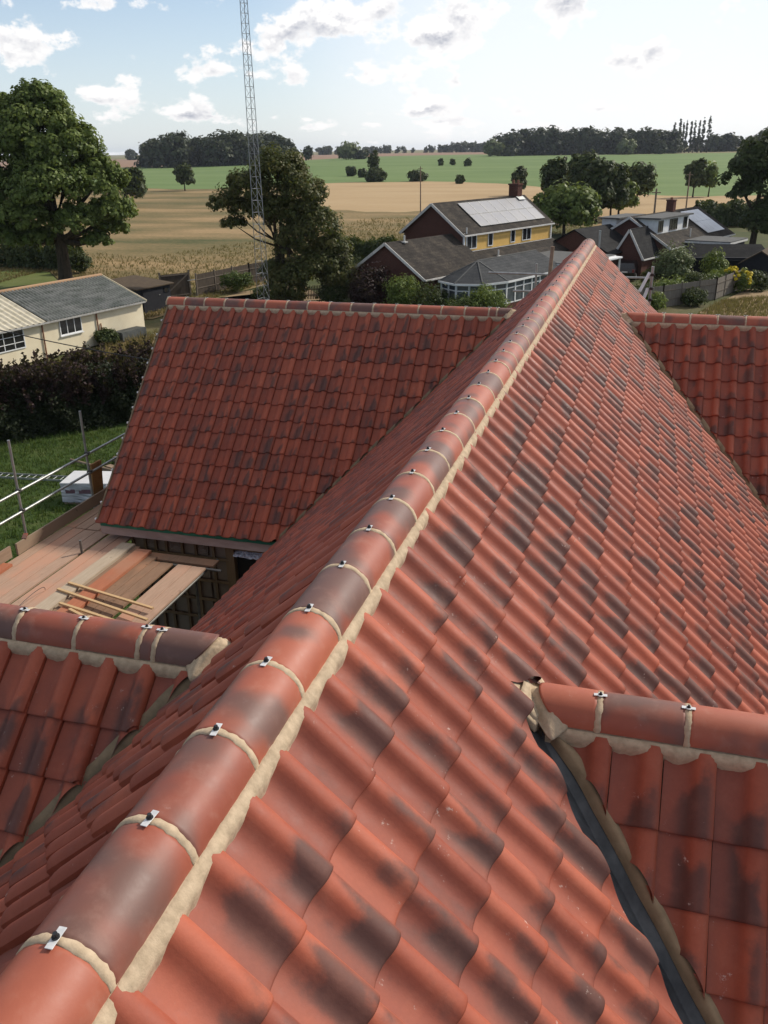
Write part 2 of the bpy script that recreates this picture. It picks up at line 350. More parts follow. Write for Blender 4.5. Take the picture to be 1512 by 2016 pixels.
M_LEAF_PURPLE = leaf_mat('purple leaf', [(.020, .011, .014), (.036, .018, .020), (.058, .034, .028)], .2, .6)
M_LEAF_HEDGE = leaf_mat('hedge leaf', [(.012, .018, .008), (.02, .028, .011), (.03, .034, .014)], .1)
M_LEAF_WOOD = leaf_mat('far wood leaf', [(.026, .036, .018), (.04, .052, .025), (.06, .07, .032)], .1)
M_LEAF_PALE = leaf_mat('pale willow leaf', [(.10, .13, .055), (.14, .17, .075), (.19, .21, .10)], .2)
M_LEAF_BRIGHT = leaf_mat('bright shrub leaf', [(.045, .075, .018), (.075, .11, .028), (.12, .15, .04)], .2)
M_YELLOW = leaf_mat('yellow blossom', [(.55, .42, .02), (.7, .55, .03), (.75, .6, .06)], .1)
M_STRAW = leaf_mat('dry grass', [(.14, .11, .048), (.19, .145, .065), (.25, .185, .09)], .3)
M_BLADE = leaf_mat('grass blade', [(.045, .085, .018), (.07, .12, .026), (.12, .155, .045)], .2)
M_BARK = simple('bark', (.085, .062, .04), (.035, .027, .018), 6, .95, bumps=.8, stretch=(1, 1, .25), dist=.04)

# ------------------------------------------------------------------ foliage
def leaves(name, P, N, size, mat, cl, parent=None, aspect=1.5):
    """many small bent leaves at points P with normals N; cl is the clump seed of each"""
    n = len(P); N = N/np.linalg.norm(N, axis=1)[:, None]
    t = rng.normal(size=(n, 3)); t -= N*(t*N).sum(1)[:, None]; t /= np.linalg.norm(t, axis=1)[:, None]; s = np.cross(N, t)
    sz = size*rng.uniform(.55, 1.35, n)[:, None]
    bend = rng.uniform(-.25, .35, n)[:, None]
    V = np.stack([P - t*sz*aspect/2, P + s*sz/2 + N*sz*bend, P + t*sz*aspect/2, P - s*sz/2 + N*sz*bend], 1).reshape(-1, 3)
    me = bpy.data.meshes.new(name); me.vertices.add(4*n); me.vertices.foreach_set('co', V.ravel())
    me.loops.add(4*n); me.loops.foreach_set('vertex_index', np.arange(4*n, dtype=np.int32)); me.polygons.add(n)
    me.polygons.foreach_set('loop_start', np.arange(0, 4*n, 4, dtype=np.int32))
    a = me.attributes.new('leaf', 'FLOAT_COLOR', 'POINT'); c = np.zeros((n, 4)); c[:, 0] = rng.random(n); c[:, 1] = cl; c[:, 3] = 1
    a.data.foreach_set('color', np.repeat(c, 4, 0).ravel()); me.materials.append(mat); me.update(calc_edges=True)
    o = bpy.data.objects.new(name, me); link(o, parent); return o

def lobe_points(lobes, n, subs=26, tight=.2, under=.35):
    """points clustered on sub-clumps spread over ellipsoid lobes: leaves gaps and an uneven outline"""
    w = np.array([l[3]*l[4]+l[3]*l[5]+l[4]*l[5] for l in lobes]); w = w/w.sum()
    P, N, K = [], [], []
    for l, ww in zip(lobes, w):
        c = np.array(l[:3]); r = np.array(l[3:6]); m = max(4, int(n*ww)); ns = max(5, int(subs*(.6+.4*ww*len(lobes))))
        d = rng.normal(size=(ns, 3)); d /= np.linalg.norm(d, axis=1)[:, None]; d[:, 2] = np.where(d[:, 2] < -under, -d[:, 2]*.6, d[:, 2])
        rad = rng.uniform(.5, 1.02, ns)**.6; sc = c + d*r*rad[:, None]; seed = rng.random(ns)
        ss = rng.uniform(.6, 1.4, ns)*tight
        idx = rng.integers(0, ns, m); off = rng.normal(size=(m, 3)); off /= np.maximum(1, np.linalg.norm(off, axis=1)/1.6)[:, None]
        p = sc[idx] + off*(r.mean()*ss[idx])[:, None]*np.array([1, 1, .8])
        nn = off*.9 + d[idx]*.5 + np.array([0, 0, .55]) + rng.normal(size=(m, 3))*.45
        P.append(p); N.append(nn); K.append(np.clip(seed[idx]*.8+.1+rng.normal(size=m)*.08, 0, 1))
    return np.vstack(P), np.vstack(N), np.concatenate(K)

def tree(name, label, cat, loc, lobes, n, size, mat, trunk_r=.3, trunk_top=None, subs=26, tight=.2, group=None, limbs=True, aspect=1.5, lean=(0, 0), stems=1):
    t = thing(name, label, cat, loc, 0, group)
    P, N, K = lobe_points(lobes, n, subs, tight)
    leaves('crown', P, N, size, mat, K, t, aspect)
    if trunk_r > 0:
        mb = MB(); top = trunk_top or np.mean([l[2] for l in lobes]); base = []
        for s_ in range(stems):
            ox = (s_-(stems-1)/2)*trunk_r*3
            pts = [(ox+lean[0]*k+random.uniform(-.25, .25)*trunk_r*(k > 0), lean[1]*k+random.uniform(-.25, .25)*trunk_r*(k > 0), top*k-.1*(k == 0)) for k in (0, .08, .3, .55, .8, 1)]
            mb.path(pts, [trunk_r*1.5, trunk_r*1.1, trunk_r*.95, trunk_r*.85, trunk_r*.65, trunk_r*.4], 10)
            base.append(pts)
        if limbs:
            for i, l in enumerate(lobes):
                pts = base[i % stems]; a = Vector(pts[3 if l[2] < top*1.15 else 4]); e = Vector(l[:3]); mid = a.lerp(e, .5) + Vector((0, 0, -.08*(e-a).length))
                mb.path([a, mid, e], [trunk_r*.5, trunk_r*.34, trunk_r*.12], 7)
        part('trunk', mb, M_BARK, t)
    return t

def bush(name, label, cat, loc, r, h, n, size, mat, group=None, seed_lobes=4, tight=.22):
    lobes = [(0, 0, h*.5, r*.8, r*.8, h*.5)]
    for k in range(seed_lobes):
        a = random.uniform(0, 6.28); q = random.uniform(.3, .6)*r; lobes.append((q*math.cos(a), q*math.sin(a), h*random.uniform(.3, .65), r*random.uniform(.4, .6), r*random.uniform(.4, .6), h*random.uniform(.25, .38)))
    P, N, K = lobe_points(lobes, n, 34, tight, .9)
    P[:, 2] = np.maximum(P[:, 2], .03)
    o = leaves(name, P, N, size, mat, K); o.location = loc; return tag(o, label, cat, group)

# ------------------------------------------------------------------ the tiled house
HOUSE = thing('tiled_house', 'unfinished house with a new brindled red clay tile roof, long ridge and four wings', 'house', (0, 8, 0))
HL = np.array([0, 8.0, 0])
WT, GA = .2585, .3375                      # cover width of a tile, gauge of a course
V0 = .588                                  # distance from ridge apex to the first visible tail
WINGS = (4.07, 16.1); WZ = .84             # ridge lines of the wings and their drop below the main crest

PU = np.array([0, .020, .056, .092, .116, .134, .149, .163, .178, .197, .217, .236, .2535])
PH = np.array([.006, .000, -.005, -.003, .0050, .0180, .0335, .0460, .0530, .0560, .0550, .0480, .030])
def tile_slope(name, O, du, dd, u0, u1, k0, k1, clip=None, uoff=0.):
    """courses k0..k1 of interlocking tiles on the plane through O (ridge apex); du along the ridge, dd down the slope"""
    O, du, dd = map(lambda a: np.array(a, float), (O, du, dd)); nn = np.cross(du, dd); nn /= np.linalg.norm(nn)
    if nn[2] < 0: nn = -nn
    vs = np.array([-.075, GA*.5, GA-.030, GA-.009, GA-.001, GA]); dh = np.array([0, 0, 0, -.0012, -.005, -.012])
    nu, nv = len(PU), len(vs)
    U, Vv = np.meshgrid(PU, vs); Hh = PH[None, :]*np.ones((nv, 1)) + ((vs+.075)/(GA+.075)*.027)[:, None] + dh[:, None] + .006
    tv = [(u, v, h) for u, v, h in zip(U.ravel(), Vv.ravel(), Hh.ravel())]
    fc = [(j*nu+i, j*nu+i+1, (j+1)*nu+i+1, (j+1)*nu+i) for j in range(nv-1) for i in range(nu-1)]
    b = len(tv)                                # tail face
    for i in range(nu): tv.append((PU[i], GA, Hh[-1, i]))
    for i in range(nu): tv.append((PU[i], GA-.005, Hh[-1, i]-.030))
    fc += [(b+i, b+i+1, b+nu+i+1, b+nu+i) for i in range(nu-1)]
    b2 = len(tv)                               # the roll's outer side
    for j in range(nv): tv.append((PU[-1], vs[j], Hh[j, -1]))
    for j in range(nv): tv.append((PU[-1]-.001, vs[j], Hh[j, -1]-.042))
    fc += [(b2+j, b2+nv+j, b2+nv+j+1, b2+j+1) for j in range(nv-1)]
    T = np.array(tv); F = np.array(fc)
    sm = np.array([True]*((nv-1)*(nu-1)) + [False]*(nu-1) + [True]*(nv-1))
    # lime-washed lips: the tail face keeps the tile's own colour; attribute channels = seed, seed, u, v
    VV, CC, FF, SS = [], [], [], []; base = 0
    nu_t = int(math.ceil((u1-u0)/WT))
    for k in range(k0, k1):
        for i in range(nu_t):
            u_ = u0 + i*WT; a1, a2 = rng.random(), rng.random()
            rot = rng.normal()*.004; du_, dv_, dh_ = rng.normal()*.0012, rng.normal()*.0025, rng.normal()*.0012
            uu = T[:, 0] + u_ + du_ - rot*T[:, 1]; vv = T[:, 1] + V0 - GA + k*GA + dv_ + rot*T[:, 0]; h_ = T[:, 2] + dh_ + rng.normal()*.004*(T[:, 1])/GA
            p = O + uu[:, None]*du + vv[:, None]*dd + h_[:, None]*nn
            c = np.empty((len(T), 4)); c[:, 0] = a1; c[:, 1] = a2; c[:, 2] = T[:, 0]/WT; c[:, 3] = T[:, 1]/GA
            fs, ss = F, sm
            if clip is not None:
                cl = clip(p.mean(0))
                if cl is not None:
                    f = p[:, 0]*cl[0] + p[:, 1]*cl[1] + cl[2]
                    if (f < 0).all(): continue
                    if (f < 0).any():
                        q = np.hstack([p, c]); pts, key, nf, ns_ = [], {}, [], []
                        def put(v):
                            kk = tuple(np.round(v[:3], 5))
                            if kk not in key: key[kk] = len(pts); pts.append(v)
                            return key[kk]
                        for face, sf in zip(F, sm):
                            poly = []
                            for a_, b_ in zip(face, np.roll(face, -1)):
                                fa, fb = f[a_], f[b_]
                                if fa >= 0: poly.append(q[a_])
                                if (fa >= 0) != (fb >= 0): poly.append(q[a_] + (q[b_]-q[a_])*(fa/(fa-fb)))
                            if len(poly) >= 3:
                                ids = []
                                for v in poly:
                                    j = put(v)
                                    if j not in ids: ids.append(j)
                                if len(ids) >= 3: nf.append(ids); ns_.append(sf)
                        if not nf: continue
                        q = np.array(pts); p, c, fs, ss = q[:, :3], q[:, 3:], nf, ns_
            VV.append(p); CC.append(c); FF += [tuple(int(x)+base for x in f) for f in fs]; SS += list(ss); base += len(p)
    V = np.vstack(VV) - HL; me = bpy.data.meshes.new(name); me.from_pydata(V.tolist(), [], FF); me.polygons.foreach_set('use_smooth', SS)
    a = me.attributes.new('tile', 'FLOAT_COLOR', 'POINT'); a.data.foreach_set('color', np.vstack(CC).ravel()); me.materials.append(M_TILE); me.update()
    # outward facing
    if len(me.polygons) and me.polygons[len(me.polygons)//2].normal.dot(Vector(nn)) < 0 and me.polygons[0].normal.dot(Vector(nn)) < 0: me.flip_normals()
    o = bpy.data.objects.new(name, me); link(o, HOUSE); return o

q2 = math.sqrt(.5)
def main_clip(sg, m):
    def f(c):
        Yw = min(WINGS, key=lambda y: abs(c[1]-y)); x = sg*c[0]; mm = m(Yw) if x > 1.06 else min(m(Yw), .04)
        if c[1] < Yw: return (-sg, -1, Yw+WZ-mm)
        return (-sg, 1, -Yw+WZ+.02)
    return f
AP = CREST - .020                       # the tile plane's apex
main_u = 1.89 - WT*21
tile_slope('roof_slope', (0, 0, AP), (0, 1, 0), (q2, 0, -q2), main_u, 20.15, 0, 18, main_clip(1, lambda y: .15 if y < 10 else .04))
tile_slope('roof_slope', (0, 20.15, AP-.028), (0, -1, 0), (-q2, 0, -q2), 0, 23.6, 0, 18, main_clip(-1, lambda y: -.02))
WA = CREST - WZ - .058
def wing_clip(sg, Yw, m):
    return lambda c: (sg, 1, -(Yw+WZ+m)) if c[1] < Yw else (sg, -1, Yw-WZ-m)
for Yw in WINGS:
    near = Yw < 10
    tile_slope('roof_slope', (-8.05, Yw, WA), (1, 0, 0), (0, -q2, -q2), 0, 7.6, 0, 14, wing_clip(-1, Yw, .07))
    tile_slope('roof_slope', (.6, Yw, WA), (1, 0, 0), (0, -q2, -q2), 0, 7.4, 0, 14, wing_clip(1, Yw, .105 if near else .10))
    tile_slope('roof_slope', (0, Yw, WA), (-1, 0, 0), (0, q2, -q2), .45, 8.05, 0, 14, wing_clip(-1, Yw, .09))
    tile_slope('roof_slope', (8.0, Yw, WA), (-1, 0, 0), (0, q2, -q2), 0, 7.5, 0, 14, wing_clip(1, Yw, .10))

# ---- ridge tiles: half rounds, a little off the centre line
RR, RA = .147, R(85)
def arch(t, ang, dr=0.):
    return ((RR+dr)*math.sin(ang), (RR+dr)*math.cos(ang)-RR)      # sideways, height below the crest
def jit(a): return random.uniform(-a, a)
def ridge_run(P0, d, joints, end0=None, end1=None, clips=True):
    """ridge tiles along unit d from crest point P0 between successive joints; end0/end1: c of a cut plane z = c - |x| (wing ends)"""
    P0 = np.array(P0, float); d = np.array(d, float); s = np.array([-d[1], d[0], 0.])
    NA = 16
    for i in range(len(joints)-1):
        a, b = joints[i], joints[i+1]; first, last = i == 0, i == len(joints)-2
        mb = MB(); dz, ds, tw = jit(.0022), jit(.002), jit(.002)
        ta = [a+.010, a+.014, a+.03, (a+b)/2, b-.03, b-.014, b-.010]; dr = [-.007, -.001, 0, 0, 0, -.001, -.007]
        V = []
        for j, t in enumerate(ta):
            for q in range(NA+1):
                g = -RA + 2*RA*q/NA; w, h = arch(t, g, dr[j]); tt = t
                if first and end0 is not None and j < 3: tt = end0(h) + (.0, .004, .02)[j]
                if last and end1 is not None and j > 3: tt = end1(h) - (.02, .004, .0)[j-4]
                p = P0 + d*tt + s*(w+ds) + np.array([0, 0, h+dz+tw*(t-a)]); V.append(p-HL)
        n = NA+1
        F = [(j*n+q, j*n+q+1, (j+1)*n+q+1, (j+1)*n+q) for j in range(len(ta)-1) for q in range(NA)]
        mb.add(V, F, 0, True)
        # underside and rims give the tile its thickness
        W = []
        for (j, t) in ((0, ta[0]), (6, ta[6])):
            for q in range(NA+1):
                g = -RA + 2*RA*q/NA; w, h = arch(t, g, -.022); tt = t
                if first and end0 is not None and j == 0: tt = end0(h)
                if last and end1 is not None and j == 6: tt = end1(h)
                W.append(P0 + d*tt + s*w + np.array([0, 0, h]) - HL)
        mb.add(W, [(q+1, q, n+q, n+q+1) for q in range(NA)], 0, True)
        lo = [V[0], V[6*n], W[n], W[0]]; mb.add(lo, [(0, 1, 2, 3)]); hi = [V[NA], V[6*n+NA], W[n+NA], W[NA]]; mb.add(hi, [(3, 2, 1, 0)])
        for j, o_, wj in ((0, 0, 0), (6, 6*n, n)):
            mb.add(V[o_:o_+n] + W[wj:wj+n], [(q, n+q, n+q+1, q+1) for q in range(NA)])
        rt = part('ridge_tile', mb, M_RIDGE, HOUSE)
        if last and end1 is not None: continue
        if last and end1 is None and not clips: continue
        # mortar joint at b, smeared a little over both tiles
        jm = MB(); V = []; NB = 30
        wob = [jit(.0035) for _ in range(NB+1)], [jit(.0035) for _ in range(NB+1)]
        for j, (o_, dr_) in enumerate(((-.0172, -.003), (-.0145, .0012), (0, .0020), (.0145, .0012), (.0172, -.003))):
            for q in range(NB+1):
                g = (-RA*1.02) + 2*RA*1.02*q/NB; w, h = arch(b, g, dr_)
                V.append(P0 + d*(b+o_*(1+.12*math.sin(q*.9+i)) + (wob[0][q] if j < 2 else wob[1][q] if j > 2 else 0)) + s*w + np.array([0, 0, h]) - HL)
        n2 = NB+1; jm.add(V, [(j*n2+q, j*n2+q+1, (j+1)*n2+q+1, (j+1)*n2+q) for j in range(4) for q in range(NB)], 0, True)
        part('mortar_joint', jm, M_MORTAR, rt)
        if clips:
            c0 = P0 + d*b - HL; e = jit(.006); cm = MB(); rot = Matrix(((s[0], d[0], 0), (s[1], d[1], 0), (0, 0, 1)))@Matrix.Rotation(jit(.12), 3, 'Z')
            cm.box(c0 + s*e + np.array([0, 0, .0065]), (.023, .070, .002), rot, 0, .0008)
            if d[0] != 0: cm.box(c0 + s*e + np.array([0, 0, .0090]), (.040, .022, .002), rot, 0, .0008)
            cp = part('ridge_clip', cm, M_CLIP, rt)
            sm_ = MB(); z0 = c0 + s*e; sm_.tube(z0+[0, 0, .008], z0+[0, 0, .012], .011, n=12); sm_.tube(z0+[0, 0, .012], z0+[0, 0, .023], .008, .007, n=6)
            part('screw', sm_, M_SCREW, rt)
    return
MCR = (.015, 0, CREST+.028)
ridge_run(MCR, (0, 1, 0), [1.318+.45*k for k in range(-5, 42)] + [20.2])
cut = lambda c: (lambda h: c - h)          # a wing ridge ends where it meets the main slope
WCR = CREST - WZ + .006
# left wings run towards -x from their cut end, right wings towards +x
ridge_run((0, WINGS[0], WCR), (-1, 0, 0), [.97, 1.36, 1.47, 1.92, 2.36, 2.81, 3.26, 3.71, 4.16], end0=lambda h: .985-h*1.0)
ridge_run((0, WINGS[0], WCR), (1, 0, 0), [.95, 1.285, 1.735, 2.185, 2.635, 3.085, 3.53], end0=lambda h: .95-h*1.0)
ridge_run((0, WINGS[1], WCR), (-1, 0, 0), [.99, 1.25+.02, 1.42] + [1.87+.445*k for k in range(0, 14)] + [8.06], end0=lambda h: 1.0-h)
ridge_run((0, WINGS[1], WCR), (1, 0, 0), [1.0, 1.36, 1.66, 2.10, 2.55, 3.0, 3.45, 3.9], end0=lambda h: 1.02-h)
def plain_ridge(Yw, x0, x1):
    mb = MB(); n = 13; V = []
    for x in (x0, x1):
        for q in range(n): w, h = arch(0, -RA+2*RA*q/(n-1)); V.append((x, Yw+w-8, WCR+h))
    mb.add(V, [(q, q+1, n+q+1, n+q) for q in range(n-1)], 0, True); o = part('ridge_tile', mb, M_RIDGE, HOUSE); o['kind'] = 'stuff'
plain_ridge(WINGS[0], -8.05, -4.18); plain_ridge(WINGS[0], 3.55, 8.0); plain_ridge(WINGS[1], 3.92, 8.0)

# ---- mortar bedding below the ridge tiles: its foot dives into the tile rolls, which gives the scallops
def bedding(P0, d, side, t0, t1, inset=0.0):
    P0 = np.array(P0, float); d = np.array(d, float); s = np.array([-d[1], d[0], 0.])*side
    mb = MB(); n = int((t1-t0)/.03)+2; V = []
    prof = ((.128, -.100), (.1435, -.131), (.152, -.1265), (.168, -.139), (.183, -.161), (.176, -.196), (.169, -.225), (.164, -.28))
    if inset: prof = tuple((w-inset*(j > 1), h-.012*(j > 1)) for j, (w, h) in enumerate(prof))
    for i in range(n):
        t = t0 + (t1-t0)*i/(n-1); wv = .002*math.sin(t*9.1)+.002*math.sin(t*37+1.3)+jit(.0022)
        for j, (w, h) in enumerate(prof):
            V.append(P0 + d*t + s*(w + wv*(j > 1)*(1.6 if j > 2 else 1)) + np.array([0, 0, h+(jit(.002) if j > 0 else 0)]) - HL)
    k = len(prof); mb.add(V, [(i*k+j, i*k+j+1, (i+1)*k+j+1, (i+1)*k+j) for i in range(n-1) for j in range(k-1)], 0, True)
    part('mortar_bedding', mb, M_MORTAR, HOUSE)
bedding(MCR, (0, 1, 0), -1, -1.0, 20.19); bedding(MCR, (0, 1, 0), 1, -1.0, 20.19)
for Yw in WINGS:
    bedding((0, Yw, WCR-.012), (-1, 0, 0), 1, 1.05, 8.0); bedding((0, Yw, WCR-.012), (1, 0, 0), -1, 1.02, 7.9)
    bedding((0, Yw, WCR-.012), (-1, 0, 0), -1, 1.05, 8.0); bedding((0, Yw, WCR-.012), (1, 0, 0), 1, 1.02, 7.9)
def blob(name, pts, mat, amp=.012, sub=2):
    """a rough trowelled lump through a hull of points"""
    bm = bmesh.new()
    for p in pts: bm.verts.new(Vector(p)-Vector(HL))
    bmesh.ops.convex_hull(bm, input=bm.verts)
    for v in [v for v in bm.verts if not v.link_faces]: bm.verts.remove(v)
    bmesh.ops.subdivide_edges(bm, edges=bm.edges[:], cuts=sub*2, use_grid_fill=True)
    for v in bm.verts: v.co += Vector((jit(amp), jit(amp), jit(amp)))
    bmesh.ops.smooth_vert(bm, verts=bm.verts, factor=.5, use_axis_x=True, use_axis_y=True, use_axis_z=True)
    me = bpy.data.meshes.new(name); bm.to_mesh(me); bm.free()
    for p in me.polygons: p.use_smooth = True
    me.materials.append(mat); o = bpy.data.objects.new(name, me); link(o, HOUSE); return o
# end cap of the main ridge
capm = MB(); capm.add([np.array([math.sin(-RA+2*RA*q/12)*(RR-.006), 20.197, CREST+.028+math.cos(-RA+2*RA*q/12)*(RR-.006)-RR])-HL for q in range(13)] + [np.array([.14, 20.197, CREST-.2])-HL, np.array([-.14, 20.197, CREST-.2])-HL], [tuple(range(15))]); part('ridge_end_mortar', capm, M_MORTAR, HOUSE)
# where each wing ridge runs into the main slope: mortar packed between the cut ridge tile and the main tiles
for Yw in WINGS:
    for sg in (-1, 1):
        xs = .96 if Yw < 10 else .99
        pts = []
        for g in np.linspace(-RA, RA, 7):
            w, h = arch(0, g, -.010)
            pts.append((sg*(xs-h+.05), Yw+w, WCR+h)); pts.append((sg*(xs-h-.005), Yw+w, WCR+h-.004)); pts.append((sg*(xs-h-.07), Yw+w*1.12, WCR+h-.06))
        pts += [(sg*1.06, Yw-.26, WCR-.17), (sg*1.06, Yw+.26, WCR-.17), (sg*.86, Yw, CREST-.86-.02)]
        blob('mortar_fill', pts, M_MORTAR, .008)
        if sg > 0 and Yw < 10: blob('mortar_fill', [(x, Yw+y, CREST-x+z) for x, y in ((.865, -.16), (.97, -.17), (1.02, .05), (1.01, .17), (.91, .21), (.865, .12)) for z in (.052, -.06)], M_MORTAR, .005)
        if sg > 0 and Yw < 10: blob('mortar_fill', [(x, Yw+y, CREST-x+z) for x, y in ((.86, .04), (.914, .03), (.935, .10), (.92, .17), (.86, .16)) for z in (.040, -.05)] + [(.91, Yw+.10, CREST-.91+.086), (.87, Yw+.10, CREST-.87+.075), (.905, Yw+.14, CREST-.905+.075)], M_MORTAR, .004)
        top = [(x, Yw+y) for x, y in ((.78, -.05), (.86, -.20), (.97, -.20), (1.0, .05), (.90, .12), (.78, .05))]
        blob('mortar_fill', [(sg*x, y, CREST-x+(.022 if x > .85 else -.005)-.06*k) for x, y in top for k in (0, 1)], M_MORTAR, .004)

# ---- valleys: lead lining, then mortar against the wing tiles
def valley(sg, Yw, front, lead_w, t1=3.4, mortar=M_MORTAR, wavy=.012, gap_m=.17, gap_w=.15, patchy=False):
    """line x = WZ+t from the wing ridge; front: towards -Y"""
    fy = -1 if front else 1
    ls, ms = MB(), MB(); n = int(t1/.06)
    LV, MV = [], []
    for i in range(n+1):
        t = .16+t1*i/n; x = WZ + t; y = Yw + fy*t; z = CREST - WZ - t; lw = min(1., .25+t*1.2)
        b = np.array([sg*x, y, z-.045]); ma = np.array([-sg, 0, 1.0])*.0; 
        up_m = np.array([-sg*.30, 0, .30]); up_w = np.array([0, -fy*.30, .30])        # up the main slope / up the wing slope
        for k in (1.0, .5, .04, 0, .04, .5, 1.0)[:4]: LV.append(b + up_m*k*.9*lw + np.array([0, 0, .006*(k == .04)]) + jit(.002))
        for k in (.06, .5, 1.0): LV.append(b + up_w*k*.9*lw - np.array([0, 0, .045*k]))
        wv = wavy*math.sin(t*24.3) + .5*wavy*math.sin(t*9.1+1) + jit(.004)
        k0, k1 = (.26, .42) if sg > 0 and Yw < 10 else (.10, .16 + gap_w*2.6)
        up_v = up_w*min(1., (t-.04)/.34)
        MV += [b + up_v*(k0 + .03*wv/wavy*.3) + np.array([0, 0, -.006]), b + up_v*(k0+.03 + .06*wv) + np.array([0, 0, .016 + jit(.003)]), b + up_v*((k0+k1)/2) + np.array([0, 0, .040 + jit(.004)]), b + up_v*(k1 + wv*1.2) + np.array([0, 0, .044 + jit(.003)]), b + up_v*(k1+.22) + np.array([0, 0, -.02])]
    ls.add(LV - HL, [(i*7+j, i*7+j+1, (i+1)*7+j+1, (i+1)*7+j) for i in range(n) for j in range(6)], 0, True)
    part('valley_lining', ls, M_LEAD, HOUSE)
    fs = [(i*5+j, i*5+j+1, (i+1)*5+j+1, (i+1)*5+j) for i in range(n) for j in range(4)]
    ms.add(np.array(MV) - HL, fs, 0, True)
    part('valley_mortar', ms, mortar, HOUSE)
valley(1, WINGS[0], True, .1, t1=3.4, mortar=M_MORTAR_VALLEY); valley(1, WINGS[1], True, .1, mortar=M_MORTAR_VALLEY, gap_w=.12); valley(-1, WINGS[1], True, .05, mortar=M_MORTAR_OLD, gap_w=.1)
valley(-1, WINGS[0], True, .05, mortar=M_MORTAR_OLD, gap_w=.12, wavy=.03)
for sg in (-1, 1):
    for Yw in WINGS: valley(sg, Yw, False, .05, t1=3.6, mortar=M_MORTAR_OLD, gap_w=.1)

# ---- body: walls, soffit boards, fascias, studwork of the left wall
WY, WXL = 12.9, -7.55                      # face of the far left wing's wall, its corner
EZ = CREST - 4.66                          # underside of the eaves
wm = MB()
def wbox(a, b): a, b = np.array(a, float), np.array(b, float); wm.box((a+b)/2-HL, b-a)
wbox((-4.05, -3, 0), (4.05, 19.9, EZ)); wbox((WXL, WY+.06, 0), (-4.04, 19.25, EZ)); wbox((4.04, WY, 0), (7.6, 19.25, EZ)); wbox((-7.6, .95, 0), (-4.04, 7.2, EZ)); wbox((4.04, .95, 0), (7.6, 7.2, EZ))
# roof deck under the tiles closes the gables
def prism(pts, d): 
    P = [Vector(p) for p in pts]; Q = [p+Vector(d) for p in P]; k = len(P)
    wm.add([p-Vector(HL) for p in P+Q], [tuple(range(k)), tuple(range(2*k-1, k-1, -1))]+[(i, k+i, k+(i+1) % k, (i+1) % k) for i in range(k)])
E0 = EZ - .0
prism([(-4.3, -3.2, E0), (4.3, -3.2, E0), (0, -3.2, CREST-.09)], (0, 23.2, 0))
for Yw in WINGS:
    dl = 3.40; zb_ = CREST-WZ-.12-dl
    prism([(-7.95, Yw-dl, zb_), (-7.95, Yw, CREST-WZ-.12), (-7.95, Yw+dl, zb_)], (7.95, 0, 0)); prism([(7.9, Yw-dl, zb_), (7.9, Yw, CREST-WZ-.12), (7.9, Yw+dl, zb_)], (-7.9, 0, 0))
part('wall', wm, M_BLOCK, HOUSE)
def hp(name, mb, mat, lab=None): return part(name, mb, mat, HOUSE, lab)
e = MB(); e.box(np.array([(-8.0-4.35)/2, 12.66, EZ+.115])-HL, (3.65, .03, .20)); hp('fascia', e, M_FASCIA)
e = MB(); e.box(np.array([4.43-8.86, 0, 0])*0 + np.array([-4.42, 10.2, EZ+.085])-HL, (.03, 4.9, .17)); hp('fascia', e, M_FASCIA)
e = MB()
for i in range(28):
    x0 = -7.98 + i*.13; e.quad(*[np.array(p)-HL for p in ((x0, 12.615+.006*math.sin(i*1.7), EZ+.185), (x0+.13, 12.615+.006*math.sin(i*1.7+1.7), EZ+.185), (x0+.13, 12.60, EZ+.27+.0), (x0, 12.60, EZ+.27))])
hp('membrane_strip', e, M_GREEN)
e = MB(); e.box(np.array([-6.1, 12.78, EZ+.01])-HL, (3.7, .22, .02)); hp('soffit', e, M_FASCIA)
# studwork
for x0, x1 in ((-7.55, -7.05), (-7.05, -6.5), (-6.5, -5.95), (-5.95, -5.55)):
    for z0, z1 in ((4.42, EZ), (3.95, 4.36), (3.55, 3.9), (3.16, 3.5), (2.3, 3.1)):
        e = MB(); e.box(np.array([(x0+x1)/2, WY+.03, (z0+z1)/2])-HL, (x1-x0-.05, .05, z1-z0)); hp('insulation_panel', e, M_INSUL)
for x in (-7.51, -7.25, -7.03, -6.81, -6.48, -6.2, -5.84, -5.57):
    e = MB(); e.box(np.array([x, WY-.01, 3.2])-HL, (.05, .06, 2*(EZ-3.2))); hp('stud', e, M_STUD)
for z in (4.39, 3.92, 3.52, 3.13, 2.2):
    e = MB(); e.box(np.array([-6.54, WY-.042, z])-HL, (2.0, .03, .05)); hp('batten', e, M_STUD)
e = MB()
for cx_ in (-7.12, -6.1, -6.62):             # the printed spiral mark on each sheet of insulation
    for k in range(3):
        a = .05+.028*k; zc = EZ-.16; y = WY-.001
        ring = [(cx_+a*1.3*math.copysign(abs(math.cos(t))**.5, math.cos(t)), zc+a*math.copysign(abs(math.sin(t))**.5, math.sin(t))) for t in np.linspace(0, 6.283, 25)[:-1]]
        for (xa, za), (xb, zb) in zip(ring, ring[1:]+ring[:1]): e.bar((xa, y-8, za), (xb, y-8, zb), .004, .012, up=(0, 1, 0))
hp('printed_mark', e, M_PRINT)
e = MB(); e.box(np.array([-5.1, WY+.02, 3.75])-HL, (.56, .05, 1.7)); win = hp('window_opening', e, M_BLACK)
e = MB(); e.box(np.array([-5.46, WY-.04, 3.7])-HL, (.12, .1, 1.9)); e.box(np.array([-4.78, WY-.04, 3.7])-HL, (.1, .1, 1.9)); e.box(np.array([-5.1, WY-.04, 4.69])-HL, (.9, .1, .09)); part('frame', e, M_STUD, win)
e = MB(); V = []
for i in range(13):
    for j in range(4): V.append(np.array([-5.4+.05*i, WY-.03-.03*j+jit(.02), 4.63-.035*j+jit(.012)])-HL)
